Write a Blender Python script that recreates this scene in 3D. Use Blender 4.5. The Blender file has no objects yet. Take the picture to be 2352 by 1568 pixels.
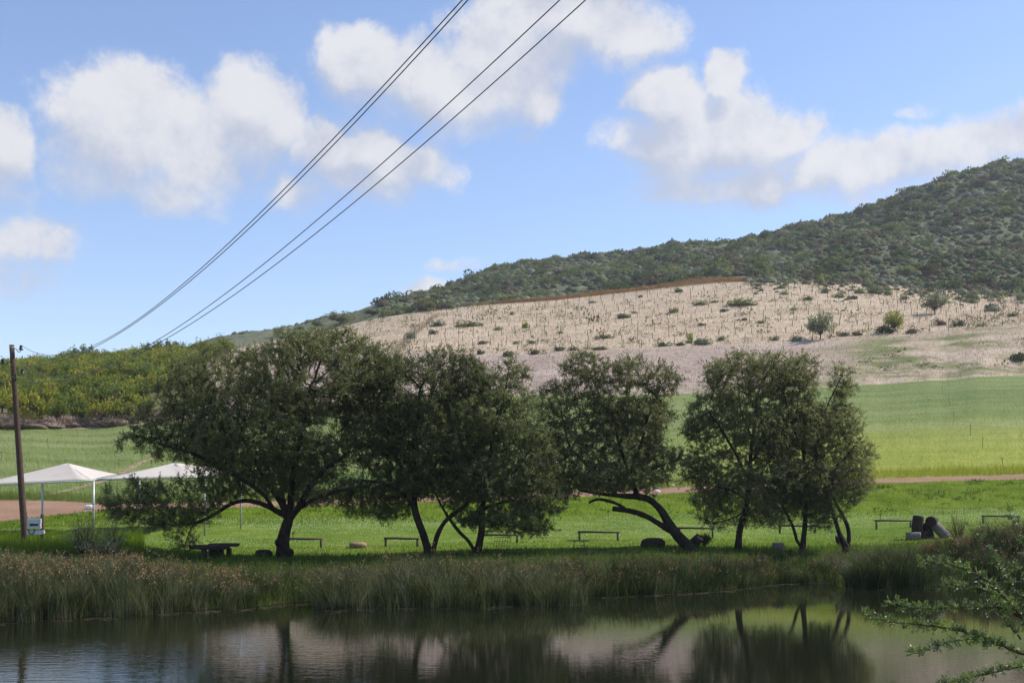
import bpy, math, random
import numpy as np
from mathutils import Vector, Matrix

# ------------------------------------------------------------------ camera, sky, sun, exposure
SC = bpy.context.scene
COL = SC.collection
F, H, CX, HY = 2600.0, 4.6, 1176.0, 1136.0          # focal length (photo units), eye height over the water, principal column, horizon row
cam = bpy.data.cameras.new('camera'); camo = bpy.data.objects.new('camera', cam); COL.objects.link(camo)
camo.location = (0, 0, H); camo.rotation_euler = (math.radians(90), 0, 0)
cam.sensor_width = 36; cam.lens = 36 * F / 2352; cam.shift_y = (HY - 784) / 2352
cam.clip_start = .1; cam.clip_end = 20000
SC.camera = camo
SUN_AZ, SUN_EL = math.radians(74), math.radians(45)
S = Vector((math.sin(SUN_AZ) * math.cos(SUN_EL), math.cos(SUN_AZ) * math.cos(SUN_EL), math.sin(SUN_EL)))
sun = bpy.data.lights.new('sun', 'SUN'); sun.energy = 4.8; sun.angle = math.radians(.53); sun.color = (1, .95, .87)
suno = bpy.data.objects.new('sun', sun); COL.objects.link(suno)
suno.rotation_euler = S.to_track_quat('Z', 'Y').to_euler(); suno.location = (60, 60, 90)
SC.view_settings.view_transform = 'Standard'; SC.view_settings.look = 'None'
SC.view_settings.exposure = 0.35; SC.view_settings.gamma = 1
SC.render.engine = 'CYCLES'
SC.cycles.max_bounces = 7; SC.cycles.transparent_max_bounces = 8; SC.cycles.diffuse_bounces = 3
SC.cycles.sample_clamp_indirect = 6; SC.cycles.use_adaptive_sampling = True; SC.cycles.adaptive_threshold = .02
SC.cycles.use_denoising = True
SKY_STRENGTH = .145

world = bpy.data.worlds.new('World'); SC.world = world; world.use_nodes = True


class NT:
    """small helper to wire node trees"""
    def __init__(s, tree):
        s.t = tree; tree.nodes.clear()

    def n(s, typ, ins=None, **kw):
        nd = s.t.nodes.new(typ)
        for k, v in kw.items(): setattr(nd, k, v)
        for k, v in (ins or {}).items():
            if isinstance(v, bpy.types.NodeSocket): s.t.links.new(v, nd.inputs[k])
            else: nd.inputs[k].default_value = v
        return nd

    def m(s, op, a, b=0.0, c=0.0):
        return s.n('ShaderNodeMath', {0: a, 1: b, 2: c}, operation=op).outputs[0]

    def v(s, op, a, b=(0, 0, 0)):
        nd = s.n('ShaderNodeVectorMath', {0: a, 1: b}, operation=op)
        return nd.outputs['Value' if op in ('LENGTH', 'DOT_PRODUCT') else 'Vector']

    def noise(s, vec, scale, detail=4, rough=.55, dist=0.0):
        return s.n('ShaderNodeTexNoise', {'Vector': vec, 'Scale': scale, 'Detail': detail, 'Roughness': rough, 'Distortion': dist}).outputs['Fac']

    def ss(s, x, lo, hi, a=0.0, b=1.0):
        return s.n('ShaderNodeMapRange', {'Value': x, 'From Min': lo, 'From Max': hi, 'To Min': a, 'To Max': b}, interpolation_type='SMOOTHSTEP').outputs[0]

    def mix(s, f, a, b, blend='MIX'):
        nd = s.n('ShaderNodeMix', data_type='RGBA', blend_type=blend)
        for i, x in ((0, f), (6, a), (7, b)):
            if isinstance(x, bpy.types.NodeSocket): s.t.links.new(x, nd.inputs[i])
            else: nd.inputs[i].default_value = x if i == 0 else (*x, 1) if len(x) == 3 else x
        return nd.outputs[2]


def build_world():
    w = NT(world.node_tree)
    out = w.n('ShaderNodeOutputWorld')
    sky = w.n('ShaderNodeTexSky', sky_type='NISHITA', sun_disc=False, sun_elevation=SUN_EL, sun_rotation=SUN_AZ,
              altitude=300, air_density=1.0, dust_density=.15, ozone_density=2.6)
    d = w.n('ShaderNodeTexCoord').outputs['Generated']
    sx = w.n('ShaderNodeSeparateXYZ', {0: d})
    az = w.m('ARCTAN2', sx.outputs[0], sx.outputs[1])
    el = w.m('ARCSINE', sx.outputs[2])
    nlow = w.n('ShaderNodeTexNoise', {'Vector': d, 'Scale': 9.0, 'Detail': 5.0, 'Roughness': .6})
    off = w.v('SCALE', w.v('SUBTRACT', nlow.outputs['Color'], (.5, .5, .5)))
    off.node.inputs['Scale'].default_value = .06
    p = w.v('ADD', w.n('ShaderNodeCombineXYZ', {0: az, 1: el, 2: 0.0}).outputs[0], off)
    # cumulus banks: (column, row, half width, half height, strength)
    clouds = [(290, 300, 190, 150, 1.0), (575, 275, 130, 125, 1.0), (430, 340, 240, 130, .95), (350, 420, 170, 75, .8), (190, 400, 130, 80, .6),
              (0, 350, 95, 110, .85), (50, 560, 140, 80, .72), (10, 630, 130, 55, .62), (30, 460, 110, 60, .5),
              (860, 170, 140, 105, .95), (1000, 200, 240, 120, .95), (1160, 130, 190, 140, .95), (1270, 50, 230, 95, .9), (1420, 90, 180, 90, .75), (1240, 220, 80, 60, .8),
              (800, 370, 190, 90, .85), (920, 410, 150, 85, .85), (740, 320, 100, 70, .7), (640, 450, 120, 55, .6),
              (1545, 235, 105, 80, 1.0), (1670, 175, 60, 55, .95), (1640, 320, 220, 115, 1.05), (1680, 240, 80, 60, .8), (1480, 300, 110, 60, .7), (1650, 430, 240, 70, .85), (1800, 310, 120, 65, .9),
              (2010, 380, 280, 90, .85), (2210, 345, 230, 75, .75), (2352, 310, 160, 75, .75),
              (1000, 665, 90, 40, .75), (1040, 605, 90, 26, .45), (2090, 245, 70, 30, .45), (1210, 300, 70, 30, .35)]
    def bank(q0):
        field = None
        for (px, py, rx, ry, st) in clouds:
            a = math.atan((px - CX) / F); e = math.atan((HY - py) / F * math.cos(a))
            q = w.v('MULTIPLY', w.v('SUBTRACT', q0, (a, e, 0)), (F / rx * .98, F / ry * .98, 0))
            b = w.m('MULTIPLY_ADD', w.v('DOT_PRODUCT', q, q), -.78, st)
            field = b if field is None else w.m('SMOOTH_MAX', field, b, .10)
        return w.m('MAXIMUM', field, -3.0)
    field = bank(p)
    upper = bank(w.v('ADD', p, (.006, .024, 0)))
    # the same kind of broken cumulus over the rest of the sky
    def wide(v): return w.m('MULTIPLY_ADD', w.noise(v, 2.6, 3, .5), 3.2, -1.75)
    away = w.m('MAXIMUM', w.ss(w.m('ABSOLUTE', az), .47, .62), w.ss(el, .46, .58))
    hold = w.m('MULTIPLY', w.m('SUBTRACT', 1.0, away), 4.0)
    field = w.m('MAXIMUM', field, w.m('SUBTRACT', wide(d), hold))
    upper = w.m('MAXIMUM', upper, w.m('SUBTRACT', wide(w.v('ADD', d, (0, 0, .024))), hold))
    fbm = w.noise(d, 17.0, 12, .66, .15)
    edge = w.m('SUBTRACT', field, upper)                       # positive on the sunlit upper rims, negative underneath
    top = w.ss(edge, -.25, .25)
    dens = w.m('ADD', field, w.m('MULTIPLY', w.m('SUBTRACT', fbm, .5), 2.1))
    crisp = w.n('ShaderNodeMapRange', {'Value': dens, 'From Min': -.02, 'From Max': w.m('MULTIPLY_ADD', top, -.45, 1.05), 'To Min': 0.0, 'To Max': 1.0}, interpolation_type='SMOOTHSTEP').outputs[0]
    above = w.m('GREATER_THAN', sx.outputs[2], -.02)
    alpha = w.m('MULTIPLY', w.m('MULTIPLY', crisp, above), .93)
    fb2 = w.noise(w.v('ADD', d, (.012, 0, .02)), 17.0, 7, .58, .15)
    n2 = w.noise(d, 8.0, 4, .5)
    rel = w.m('MULTIPLY_ADD', w.m('SUBTRACT', fbm, fb2), 1.5, .42)
    rel = w.m('ADD', rel, w.m('MULTIPLY', w.m('SUBTRACT', n2, .5), 1.0))
    rel = w.m('MULTIPLY_ADD', top, .42, rel)
    lit = w.ss(rel, .28, 1.12)
    ccol = w.mix(lit, (.42, .45, .54), (.665, .66, .675))
    skyc = w.mix(1.0, sky.outputs[0], (1.10, 1.02, 1.05), 'MULTIPLY')
    sk = w.v('SCALE', skyc); sk.node.inputs['Scale'].default_value = SKY_STRENGTH
    bg = w.n('ShaderNodeBackground', {'Color': w.mix(alpha, sk, ccol), 'Strength': 1.0})
    w.t.links.new(bg.outputs[0], out.inputs[0])


build_world()

# ------------------------------------------------------------------ helpers
RNG = np.random.default_rng(7)


def P(px, py, Y):
    return np.array(((px - CX) * Y / F, Y, H + (HY - py) * Y / F))


def tag(o, label=None, cat=None, group=None, kind=None):
    for k, v in (('label', label), ('category', cat), ('group', group), ('kind', kind)):
        if v: o[k] = v
    return o


def mesh_np(name, verts, faces, mats, midx=None, smooth=False):
    """faces: int array (n,k) or a list of such arrays; midx: material index per face"""
    if not isinstance(faces, list): faces = [faces]
    faces = [np.asarray(f, np.int32) for f in faces if len(f)]
    me = bpy.data.meshes.new(name)
    verts = np.asarray(verts, np.float32).reshape(-1, 3)
    me.vertices.add(len(verts)); me.vertices.foreach_set('co', verts.ravel())
    loops = np.concatenate([f.ravel() for f in faces]); counts = np.concatenate([np.full(len(f), f.shape[1], np.int32) for f in faces])
    starts = np.concatenate(([0], np.cumsum(counts)[:-1])).astype(np.int32)
    me.loops.add(len(loops)); me.loops.foreach_set('vertex_index', loops)
    me.polygons.add(len(counts)); me.polygons.foreach_set('loop_start', starts)
    if midx is not None: me.polygons.foreach_set('material_index', np.asarray(midx, np.int32))
    if smooth: me.polygons.foreach_set('use_smooth', np.ones(len(counts), bool))
    for m in (mats if isinstance(mats, (list, tuple)) else [mats]): me.materials.append(m)
    me.update(calc_edges=True)
    return me


def obj(name, me, parent=None, loc=None):
    o = bpy.data.objects.new(name, me); COL.objects.link(o)
    if parent is not None: o.parent = parent
    if loc is not None: o.location = loc
    return o


def empty(name, loc, label, cat, group=None, rz=0.0):
    o = bpy.data.objects.new(name, None); COL.objects.link(o); o.location = loc; o.rotation_euler = (0, 0, rz)
    o.empty_display_size = .2
    return tag(o, label, cat, group)


def hash2(i, j, s):
    h = (i.astype(np.int64) * 374761393 + j.astype(np.int64) * 668265263 + s * 974634777) & 0x7fffffff
    h = ((h ^ (h >> 13)) * 1274126177) & 0x7fffffff
    return ((h ^ (h >> 16)) & 0xffff) / 65535.0


def vnoise(x, y, s=0):
    x = np.asarray(x, float); y = np.asarray(y, float)
    i = np.floor(x); j = np.floor(y); a = x - i; b = y - j; a = a * a * (3 - 2 * a); b = b * b * (3 - 2 * b)
    return (hash2(i, j, s) * (1 - a) + hash2(i + 1, j, s) * a) * (1 - b) + (hash2(i, j + 1, s) * (1 - a) + hash2(i + 1, j + 1, s) * a) * b


def fbm2(x, y, s=0, o=4):
    r = 0; a = .5
    for k in range(o): r = r + a * vnoise(x * 2 ** k, y * 2 ** k, s + k); a *= .5
    return r


# simple solids -> (verts, faces list)
class MB:
    def __init__(s): s.v = []; s.f = []; s.mi = []

    def add(s, v, f, m=0):
        o = len(s.v); s.v += [tuple(x) for x in v]; s.f += [tuple(i + o for i in q) for q in f]; s.mi += [m] * len(f); return s

    def box(s, c, size, rz=0.0, m=0, tilt=None):
        c = Vector(c); hx, hy, hz = (x / 2 for x in size); M = Matrix.Rotation(rz, 3, 'Z')
        if tilt: M = M @ Matrix.Rotation(tilt, 3, 'Y')
        b = min(hx, hy, hz) * .18
        vs = []; 
        for z in (-1, 1):
            for (x, y) in ((-1, -1), (1, -1), (1, 1), (-1, 1)):
                vs.append(c + M @ Vector((x * (hx - b), y * (hy - b), z * hz)))
        for z in (-1, 1):
            for (x, y) in ((-1, -1), (1, -1), (1, 1), (-1, 1)):
                vs.append(c + M @ Vector((x * hx, y * hy, z * (hz - b))))
        f = [(3, 2, 1, 0), (4, 5, 6, 7)]
        for i in range(4):
            j = (i + 1) % 4
            f += [(i, j, 8 + j, 8 + i), (8 + i, 8 + j, 12 + j, 12 + i), (12 + i, 12 + j, 4 + j, 4 + i)]
        return s.add(vs, f, m)

    def tube(s, pts, rad, n=8, m=0, caps=True, wob=0.0, seed=0):
        pts = [Vector(p) for p in pts]; rad = rad if isinstance(rad, (list, tuple)) else [rad] * len(pts); vs = []; rn = random.Random(seed)
        up = Vector((.31, .52, .80)).normalized()
        if abs((pts[-1] - pts[0]).normalized().dot(up)) > .9: up = Vector((1, 0, 0))
        lob = [1 + wob * rn.uniform(-1, 1) for _ in range(n)]
        for i, p in enumerate(pts):
            d = (pts[min(i + 1, len(pts) - 1)] - pts[max(i - 1, 0)]).normalized(); a = d.cross(up).normalized(); b = d.cross(a)
            for k in range(n):
                t = 2 * math.pi * k / n; r = rad[i] * lob[k] * (1 + wob * .6 * rn.uniform(-1, 1)); vs.append(p + a * (math.cos(t) * r) + b * (math.sin(t) * r))
        f = []
        for i in range(len(pts) - 1):
            for k in range(n):
                j = (k + 1) % n; f.append((i * n + k, i * n + j, (i + 1) * n + j, (i + 1) * n + k))
        if caps: f += [tuple(range(n))[::-1], tuple(range((len(pts) - 1) * n, len(pts) * n))]
        return s.add(vs, f, m)

    def mesh(s, name, mats, smooth=False):
        me = bpy.data.meshes.new(name); me.from_pydata(s.v, [], s.f)
        for m in (mats if isinstance(mats, (list, tuple)) else [mats]): me.materials.append(m)
        me.polygons.foreach_set('material_index', s.mi)
        if smooth: me.polygons.foreach_set('use_smooth', [True] * len(s.f))
        me.update(); return me

    def build(s, name, mats, parent=None, smooth=False, loc=None):
        return obj(name, s.mesh(name, mats, smooth), parent, loc)


# ------------------------------------------------------------------ materials
MAT = {}


def mat(name, fn):
    m = bpy.data.materials.new(name); m.use_nodes = True; t = NT(m.node_tree)
    out = t.n('ShaderNodeOutputMaterial'); sh, disp = fn(t)
    t.t.links.new(sh, out.inputs[0])
    MAT[name] = m
    return m


def pos(t): return t.n('ShaderNodeNewGeometry').outputs['Position']


def principled(t, col, rough=.8, spec=.3, bump=None, bstr=.5, bdist=.05, metal=0.0):
    ins = {'Base Color': col if isinstance(col, bpy.types.NodeSocket) else (*col, 1), 'Roughness': rough, 'Specular IOR Level': spec, 'Metallic': metal}
    if bump is not None:
        ins['Normal'] = t.n('ShaderNodeBump', {'Height': bump, 'Strength': bstr, 'Distance': bdist}).outputs[0]
    return t.n('ShaderNodeBsdfPrincipled', ins).outputs[0]


def ramp(t, fac, stops):
    nd = t.n('ShaderNodeValToRGB', {0: fac}); cr = nd.color_ramp
    while len(cr.elements) < len(stops): cr.elements.new(.5)
    for e, (p_, c) in zip(cr.elements, stops): e.position = p_; e.color = (*c, 1)
    return nd.outputs[0]


def leaf_mat(name, a, b, c, trans=.35, scale=.9, rough=.55, spec=.25, tcol=None, isl=1.0):
    def fn(t):
        g = t.n('ShaderNodeNewGeometry'); ri = g.outputs['Random Per Island']
        oi = t.n('ShaderNodeObjectInfo').outputs['Random']
        n = t.noise(g.outputs['Position'], scale, 3)
        k = t.m('ADD', t.m('MULTIPLY', t.m('SUBTRACT', ri, .5), .55 * isl), t.m('ADD', t.m('MULTIPLY', t.m('SUBTRACT', n, .5), 1.5), t.m('MULTIPLY', t.m('SUBTRACT', oi, .5), .3)))
        col = ramp(t, t.m('ADD', k, .5), [(.1, a), (.5, b), (.92, c)])
        p = principled(t, col, rough, spec)
        tc = t.mix(1.0, col, tcol or (1.5, 1.6, .7), 'MULTIPLY')
        tr = t.n('ShaderNodeBsdfTranslucent', {'Color': tc}).outputs[0]
        return t.n('ShaderNodeMixShader', {0: trans, 1: p, 2: tr}).outputs[0], None
    return mat(name, fn)


def stretched(t, sx, sy, sz):
    return t.n('ShaderNodeMapping', {'Vector': pos(t), 'Scale': (sx, sy, sz)}).outputs[0]


def m_lawn(t):
    p = pos(t)
    n1 = t.noise(p, .16, 4); n2 = t.noise(stretched(t, .5, 1.4, 1), 1.0, 5); n3 = t.noise(p, 16, 3)
    k = t.m('ADD', t.m('MULTIPLY', n1, .45), t.m('ADD', t.m('MULTIPLY', n2, .35), t.m('MULTIPLY', n3, .25)))
    col = ramp(t, k, [(.34, (.062, .108, .014)), (.50, (.106, .162, .022)), (.66, (.175, .225, .048))])
    b = t.m('ADD', t.m('MULTIPLY', n3, .6), n2)
    p1 = principled(t, col, .9, .04, b, .5, .06)
    return p1, None


def m_embank(t):
    p = pos(t); n1 = t.noise(p, .35, 5, .6); n3 = t.noise(p, 6, 4)
    k = t.m('ADD', t.m('MULTIPLY', n1, .7), t.m('MULTIPLY', n3, .35))
    col = ramp(t, k, [(.34, (.06, .098, .007)), (.52, (.115, .170, .012)), (.7, (.165, .21, .030))])
    return principled(t, col, .9, .04, t.m('ADD', n1, n3), .8, .25), None


def m_bank(t):
    p = pos(t); n1 = t.noise(p, .8, 5, .6); n3 = t.noise(p, 8, 4)
    col = ramp(t, t.m('ADD', t.m('MULTIPLY', n1, .6), t.m('MULTIPLY', n3, .4)), [(.3, (.018, .022, .010)), (.5, (.035, .035, .016)), (.7, (.06, .07, .02))])
    return principled(t, col, .9, .1, n3, .8, .1), None


def m_dirt(t):
    p = pos(t); n1 = t.noise(p, .3, 5, .6); n3 = t.noise(p, 5, 6, .65)
    st = t.noise(stretched(t, .12, 1.2, 1), 1.0, 4)
    k = t.m('ADD', t.m('MULTIPLY', n1, .4), t.m('ADD', t.m('MULTIPLY', n3, .3), t.m('MULTIPLY', st, .3)))
    col = ramp(t, k, [(.32, (.19, .108, .068)), (.5, (.275, .165, .108)), (.68, (.34, .225, .155))])
    return principled(t, col, .95, .1, n3, .7, .12), None


def m_field(t, blade=False):
    p = pos(t)
    n1 = t.noise(stretched(t, .018, .075, .0), 1.0, 5, .6); n2 = t.noise(stretched(t, .3, .9, .3), 1.0, 5, .65)
    y = t.n('ShaderNodeSeparateXYZ', {0: p}).outputs[1]
    k = t.m('ADD', t.m('MULTIPLY', n1, .75), t.m('MULTIPLY', n2, .3))
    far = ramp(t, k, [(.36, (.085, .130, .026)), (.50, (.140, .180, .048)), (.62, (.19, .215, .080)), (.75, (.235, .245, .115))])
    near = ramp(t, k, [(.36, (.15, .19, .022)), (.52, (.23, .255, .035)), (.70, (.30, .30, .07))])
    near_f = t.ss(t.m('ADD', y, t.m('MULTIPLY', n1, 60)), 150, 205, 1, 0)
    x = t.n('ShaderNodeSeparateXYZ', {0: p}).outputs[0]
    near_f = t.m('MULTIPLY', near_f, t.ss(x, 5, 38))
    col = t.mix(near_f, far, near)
    if blade:
        tr = t.n('ShaderNodeBsdfTranslucent', {'Color': t.mix(1.0, col, (1.35, 1.4, .9), 'MULTIPLY')}).outputs[0]
        return t.n('ShaderNodeMixShader', {0: .5, 1: principled(t, col, .8, .1), 2: tr}).outputs[0], None
    return principled(t, col, .85, .15, n2, .7, .4), None


def m_dry(t):
    # pale tasselled grass: mauve-straw, with green scrubby patches toward the right and orchard floor at the left
    p = pos(t); g = t.n('ShaderNodeAttribute', attribute_name='zone').outputs
    sep = t.n('ShaderNodeSeparateColor', {0: g['Color']})
    n1 = t.noise(stretched(t, .03, .09, 0), 1.0, 5, .6); n2 = t.noise(stretched(t, .5, 1.0, .5), 1.0, 5, .7)
    k = t.m('ADD', t.m('MULTIPLY', n1, .6), t.m('MULTIPLY', n2, .45))
    mauve = ramp(t, k, [(.34, (.28, .215, .175)), (.5, (.36, .28, .232)), (.66, (.44, .355, .30))])
    straw = ramp(t, k, [(.34, (.34, .265, .175)), (.5, (.46, .365, .255)), (.66, (.57, .465, .34))])
    green = ramp(t, k, [(.34, (.085, .115, .035)), (.55, (.16, .185, .065)), (.7, (.30, .26, .17))])
    col = t.mix(sep.outputs[0], mauve, straw)
    patch = t.noise(stretched(t, .05, .12, 0), 1.0, 4, .6)
    gf = t.m('MULTIPLY', sep.outputs[1], t.ss(patch, .42, .60))
    col = t.mix(gf, col, green)
    floor = ramp(t, k, [(.35, (.07, .085, .03)), (.6, (.16, .15, .06))])
    col = t.mix(sep.outputs[2], col, floor)
    return principled(t, col, .95, .05, n2, .8, .5), None


def m_hill(t):
    p = pos(t); n1 = t.noise(p, .035, 5, .6); n2 = t.noise(p, .35, 5, .65)
    k = t.m('ADD', t.m('MULTIPLY', n1, .4), t.m('MULTIPLY', n2, .6))
    col = ramp(t, k, [(.35, (.075, .088, .048)), (.5, (.14, .15, .085)), (.66, (.22, .21, .135))])
    return principled(t, col, .95, .05, n2, 1.0, 1.2), None


def m_water(t):
    p = pos(t)
    w1 = t.noise(stretched(t, 1.1, 4.2, 1), 1.0, 3, .55, .3); w2 = t.noise(stretched(t, 4.0, 13, 1), 1.0, 2, .5)
    calm = t.noise(stretched(t, .05, .09, 1), 1.0, 3)
    sx = t.n('ShaderNodeSeparateXYZ', {0: p})
    left = t.ss(t.m('ADD', sx.outputs[0], t.m('MULTIPLY', calm, 14)), -10, 6, 1.1, .20)
    near = t.ss(sx.outputs[1], 30, 46, 1.0, .3)
    amp = t.m('MULTIPLY', left, near)
    h = t.m('MULTIPLY', t.m('ADD', w1, t.m('MULTIPLY', w2, .35)), amp)
    bm = t.n('ShaderNodeBump', {'Height': h, 'Strength': .5, 'Distance': .022}).outputs[0]
    sh = t.n('ShaderNodeBsdfPrincipled', {'Base Color': (.010, .012, .006, 1), 'Roughness': .03, 'IOR': 1.33, 'Normal': bm, 'Specular IOR Level': .5}).outputs[0]
    return sh, None


def m_bark(t, a=(.013, .010, .008), b=(.040, .031, .025), sc=6):
    v = t.n('ShaderNodeMapping', {'Vector': pos(t), 'Scale': (sc, sc, sc * .35)}).outputs[0]
    n = t.noise(v, 1.0, 5, .65)
    return principled(t, ramp(t, n, [(.35, a), (.65, b)]), .9, .15, n, .9, .06), None


def m_wood(t, a, b):
    v = t.n('ShaderNodeMapping', {'Vector': t.n('ShaderNodeTexCoord').outputs['Object'], 'Scale': (9, 9, 9)}).outputs[0]
    n = t.noise(v, 1.0, 5, .65)
    return principled(t, ramp(t, n, [(.3, a), (.7, b)]), .85, .2, n, .6, .02), None


def m_canvas(t):
    p = pos(t); n = t.noise(p, 1.2, 4); w = t.noise(p, 40, 2)
    col = ramp(t, n, [(.3, (.72, .655, .60)), (.7, (.80, .735, .68))])
    a = principled(t, col, .8, .2, w, .2, .01)
    tr = t.n('ShaderNodeBsdfTranslucent', {'Color': (.76, .70, .64, 1)}).outputs[0]
    return t.n('ShaderNodeMixShader', {0: .42, 1: a, 2: tr}).outputs[0], None


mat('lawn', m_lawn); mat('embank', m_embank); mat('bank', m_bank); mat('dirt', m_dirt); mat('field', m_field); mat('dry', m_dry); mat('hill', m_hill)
mat('water', m_water); mat('bark', m_bark); mat('canvas', m_canvas)
mat('bark_pale', lambda t: m_bark(t, (.07, .055, .045), (.16, .13, .11)))
mat('bark_brown', lambda t: m_bark(t, (.04, .028, .02), (.10, .07, .05)))
mat('pole_wood', lambda t: m_wood(t, (.045, .030, .024), (.115, .075, .055)))
mat('rail_wood', lambda t: m_wood(t, (.055, .042, .034), (.14, .11, .09)))
mat('dark_wood', lambda t: m_wood(t, (.018, .014, .012), (.06, .045, .036)))
mat('cut_wood', lambda t: m_wood(t, (.16, .10, .07), (.30, .20, .14)))
mat('grey_wood', lambda t: m_wood(t, (.10, .09, .085), (.22, .20, .19)))
mat('stake', lambda t: m_wood(t, (.03, .026, .022), (.07, .06, .05)))
mat('stone', lambda t: m_wood(t, (.20, .13, .085), (.34, .24, .16)))
mat('white_stone', lambda t: m_wood(t, (.55, .55, .53), (.8, .8, .78)))
mat('steel', lambda t: (principled(t, ramp(t, t.noise(pos(t), 6, 3), [(.3, (.34, .36, .38)), (.7, (.46, .48, .50))]), .45, .5, None, metal=.3), None))
mat('rust', lambda t: (principled(t, ramp(t, t.noise(pos(t), 20, 3), [(.3, (.035, .025, .02)), (.7, (.09, .06, .04))]), .8, .3), None))
mat('box_paint', lambda t: (principled(t, ramp(t, t.noise(pos(t), 5, 3), [(.3, (.42, .46, .54)), (.7, (.50, .54, .62))]), .5, .4), None))
mat('cream_paint', lambda t: (principled(t, ramp(t, t.noise(pos(t), 9, 2), [(.3, (.62, .55, .42)), (.7, (.72, .66, .52))]), .6, .3), None))
mat('black', lambda t: (principled(t, ramp(t, t.noise(pos(t), 12, 2), [(.3, (.010, .010, .011)), (.7, (.022, .020, .020))]), .45, .5), None))
mat('insulator', lambda t: (principled(t, ramp(t, t.noise(pos(t), 15, 2), [(.3, (.012, .008, .007)), (.7, (.028, .016, .012))]), .2, .6), None))
mat('wire', lambda t: (principled(t, ramp(t, t.noise(pos(t), 1, 2), [(.3, (.06, .06, .065)), (.7, (.10, .10, .105))]), .5, .4, metal=.4), None))
mat('white', lambda t: (principled(t, ramp(t, t.noise(pos(t), 30, 2), [(.3, (.7, .7, .68)), (.7, (.82, .82, .8))]), .6, .3), None))
mat('yellow', lambda t: (principled(t, ramp(t, t.noise(pos(t), 3, 2), [(.3, (.62, .55, .05)), (.7, (.75, .68, .10))]), .6, .2), None))
leaf_mat('acacia', (.062, .074, .036), (.116, .128, .060), (.205, .212, .102), .45, tcol=(1.4, 1.5, .8), spec=.4, rough=.5)
leaf_mat('acacia_olive', (.088, .095, .048), (.158, .163, .080), (.25, .25, .125), .45, tcol=(1.4, 1.45, .8), spec=.4, rough=.5)
leaf_mat('orchard_leaf', (.098, .130, .022), (.185, .192, .033), (.31, .265, .045), .52, scale=.22)
leaf_mat('orchard_green', (.072, .108, .020), (.135, .162, .032), (.215, .22, .05), .52, scale=.22)
leaf_mat('shrub_leaf', (.072, .090, .044), (.135, .150, .074), (.21, .215, .115), .3, scale=.07, isl=.5, spec=.05, rough=.9)
leaf_mat('shrub_mid', (.050, .062, .032), (.090, .098, .052), (.14, .145, .078), .25, scale=.1, isl=.5, spec=.05, rough=.9)
leaf_mat('shrub_grey', (.125, .138, .10), (.185, .195, .14), (.26, .265, .195), .25, scale=.1, isl=.5, spec=.05, rough=.9)
leaf_mat('shrub_dark', (.054, .072, .038), (.096, .114, .058), (.14, .155, .078), .3, scale=.1, isl=.5, spec=.08, rough=.8)
leaf_mat('shrub_brown', (.065, .048, .034), (.105, .078, .056), (.17, .13, .095), .2, scale=.1, isl=.5, spec=.05, rough=.9)
leaf_mat('willow_leaf', (.13, .15, .03), (.20, .21, .045), (.28, .27, .07), .4, scale=.3)
leaf_mat('vine_leaf', (.15, .085, .030), (.24, .135, .048), (.32, .20, .075), .35, scale=.3, tcol=(1.4, 1.1, .6))
leaf_mat('reed', (.016, .027, .009), (.036, .050, .018), (.19, .185, .115), .25, scale=1.1, isl=1.25)
leaf_mat('reed_head', (.09, .062, .030), (.18, .125, .062), (.30, .215, .115), .3, scale=1.5, tcol=(1.3, 1.1, .7))
leaf_mat('bank_grass', (.032, .058, .012), (.066, .105, .020), (.115, .16, .036), .45, scale=.8)
leaf_mat('lawn_blade', (.066, .112, .014), (.112, .166, .022), (.178, .226, .046), .5, scale=.3, spec=.06, rough=.8, tcol=(1.4, 1.45, .5))
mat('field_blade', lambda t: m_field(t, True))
leaf_mat('dry_blade', (.30, .22, .17), (.44, .33, .26), (.60, .48, .39), .3, scale=.06, tcol=(1.1, 1.05, .95))
leaf_mat('debris', (.06, .042, .032), (.13, .095, .072), (.24, .18, .13), .2, scale=.5, tcol=(1.1, 1., .9))
leaf_mat('thorn_leaf', (.050, .078, .034), (.085, .115, .055), (.15, .20, .055), .40, scale=5, spec=.4, rough=.42)

# ------------------------------------------------------------------ the lie of the land
def tab(*rows):
    a = np.array(rows, float); return a[:, 0], a[:, 1:]


_G = np.arange(-1600, 4100, 10.0)


def interp(tb, px):
    return [np.interp(px, tb[0], tb[1][:, i]) for i in range(tb[1].shape[1])]


def soften(tb, sigma):
    k = np.exp(-.5 * (np.arange(-30, 31) * 10 / sigma) ** 2); k /= k.sum()
    cols = [np.convolve(np.pad(np.interp(_G, tb[0], tb[1][:, i]), 30, mode='edge'), k, 'valid') for i in range(tb[1].shape[1])]
    return _G, np.stack(cols, 1)


# rows: column, row, distance
B0 = tab((-1500, 1432), (-300, 1432), (0, 1426), (250, 1411), (500, 1396), (720, 1380), (1100, 1374), (1300, 1371), (1500, 1362), (1650, 1355), (1800, 1337), (2000, 1334), (2200, 1335), (2352, 1330), (2700, 1328), (4000, 1328))
B1 = tab((-1500, 1256, 54.5), (0, 1258, 54.5), (250, 1264, 55.5), (500, 1285, 56.5), (800, 1284, 58), (1100, 1274, 59), (1500, 1264, 61), (1800, 1262, 65), (2000, 1258, 65.5), (2352, 1236, 67), (4000, 1226, 67))
B2 = tab((-1500, 1212, 78), (0, 1207, 78), (500, 1192, 80), (1100, 1185, 84), (1500, 1182, 86), (2000, 1175, 88), (2352, 1165, 88), (4000, 1150, 88))
B3 = tab((-1500, 1200, 81), (-200, 1200, 81), (0, 1197, 82), (130, 1182, 85), (250, 1170, 88), (500, 1165, 89), (800, 1158, 92), (1100, 1149, 95), (1500, 1134, 98), (2000, 1109, 100), (2352, 1100, 100), (4000, 1070, 100))
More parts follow.
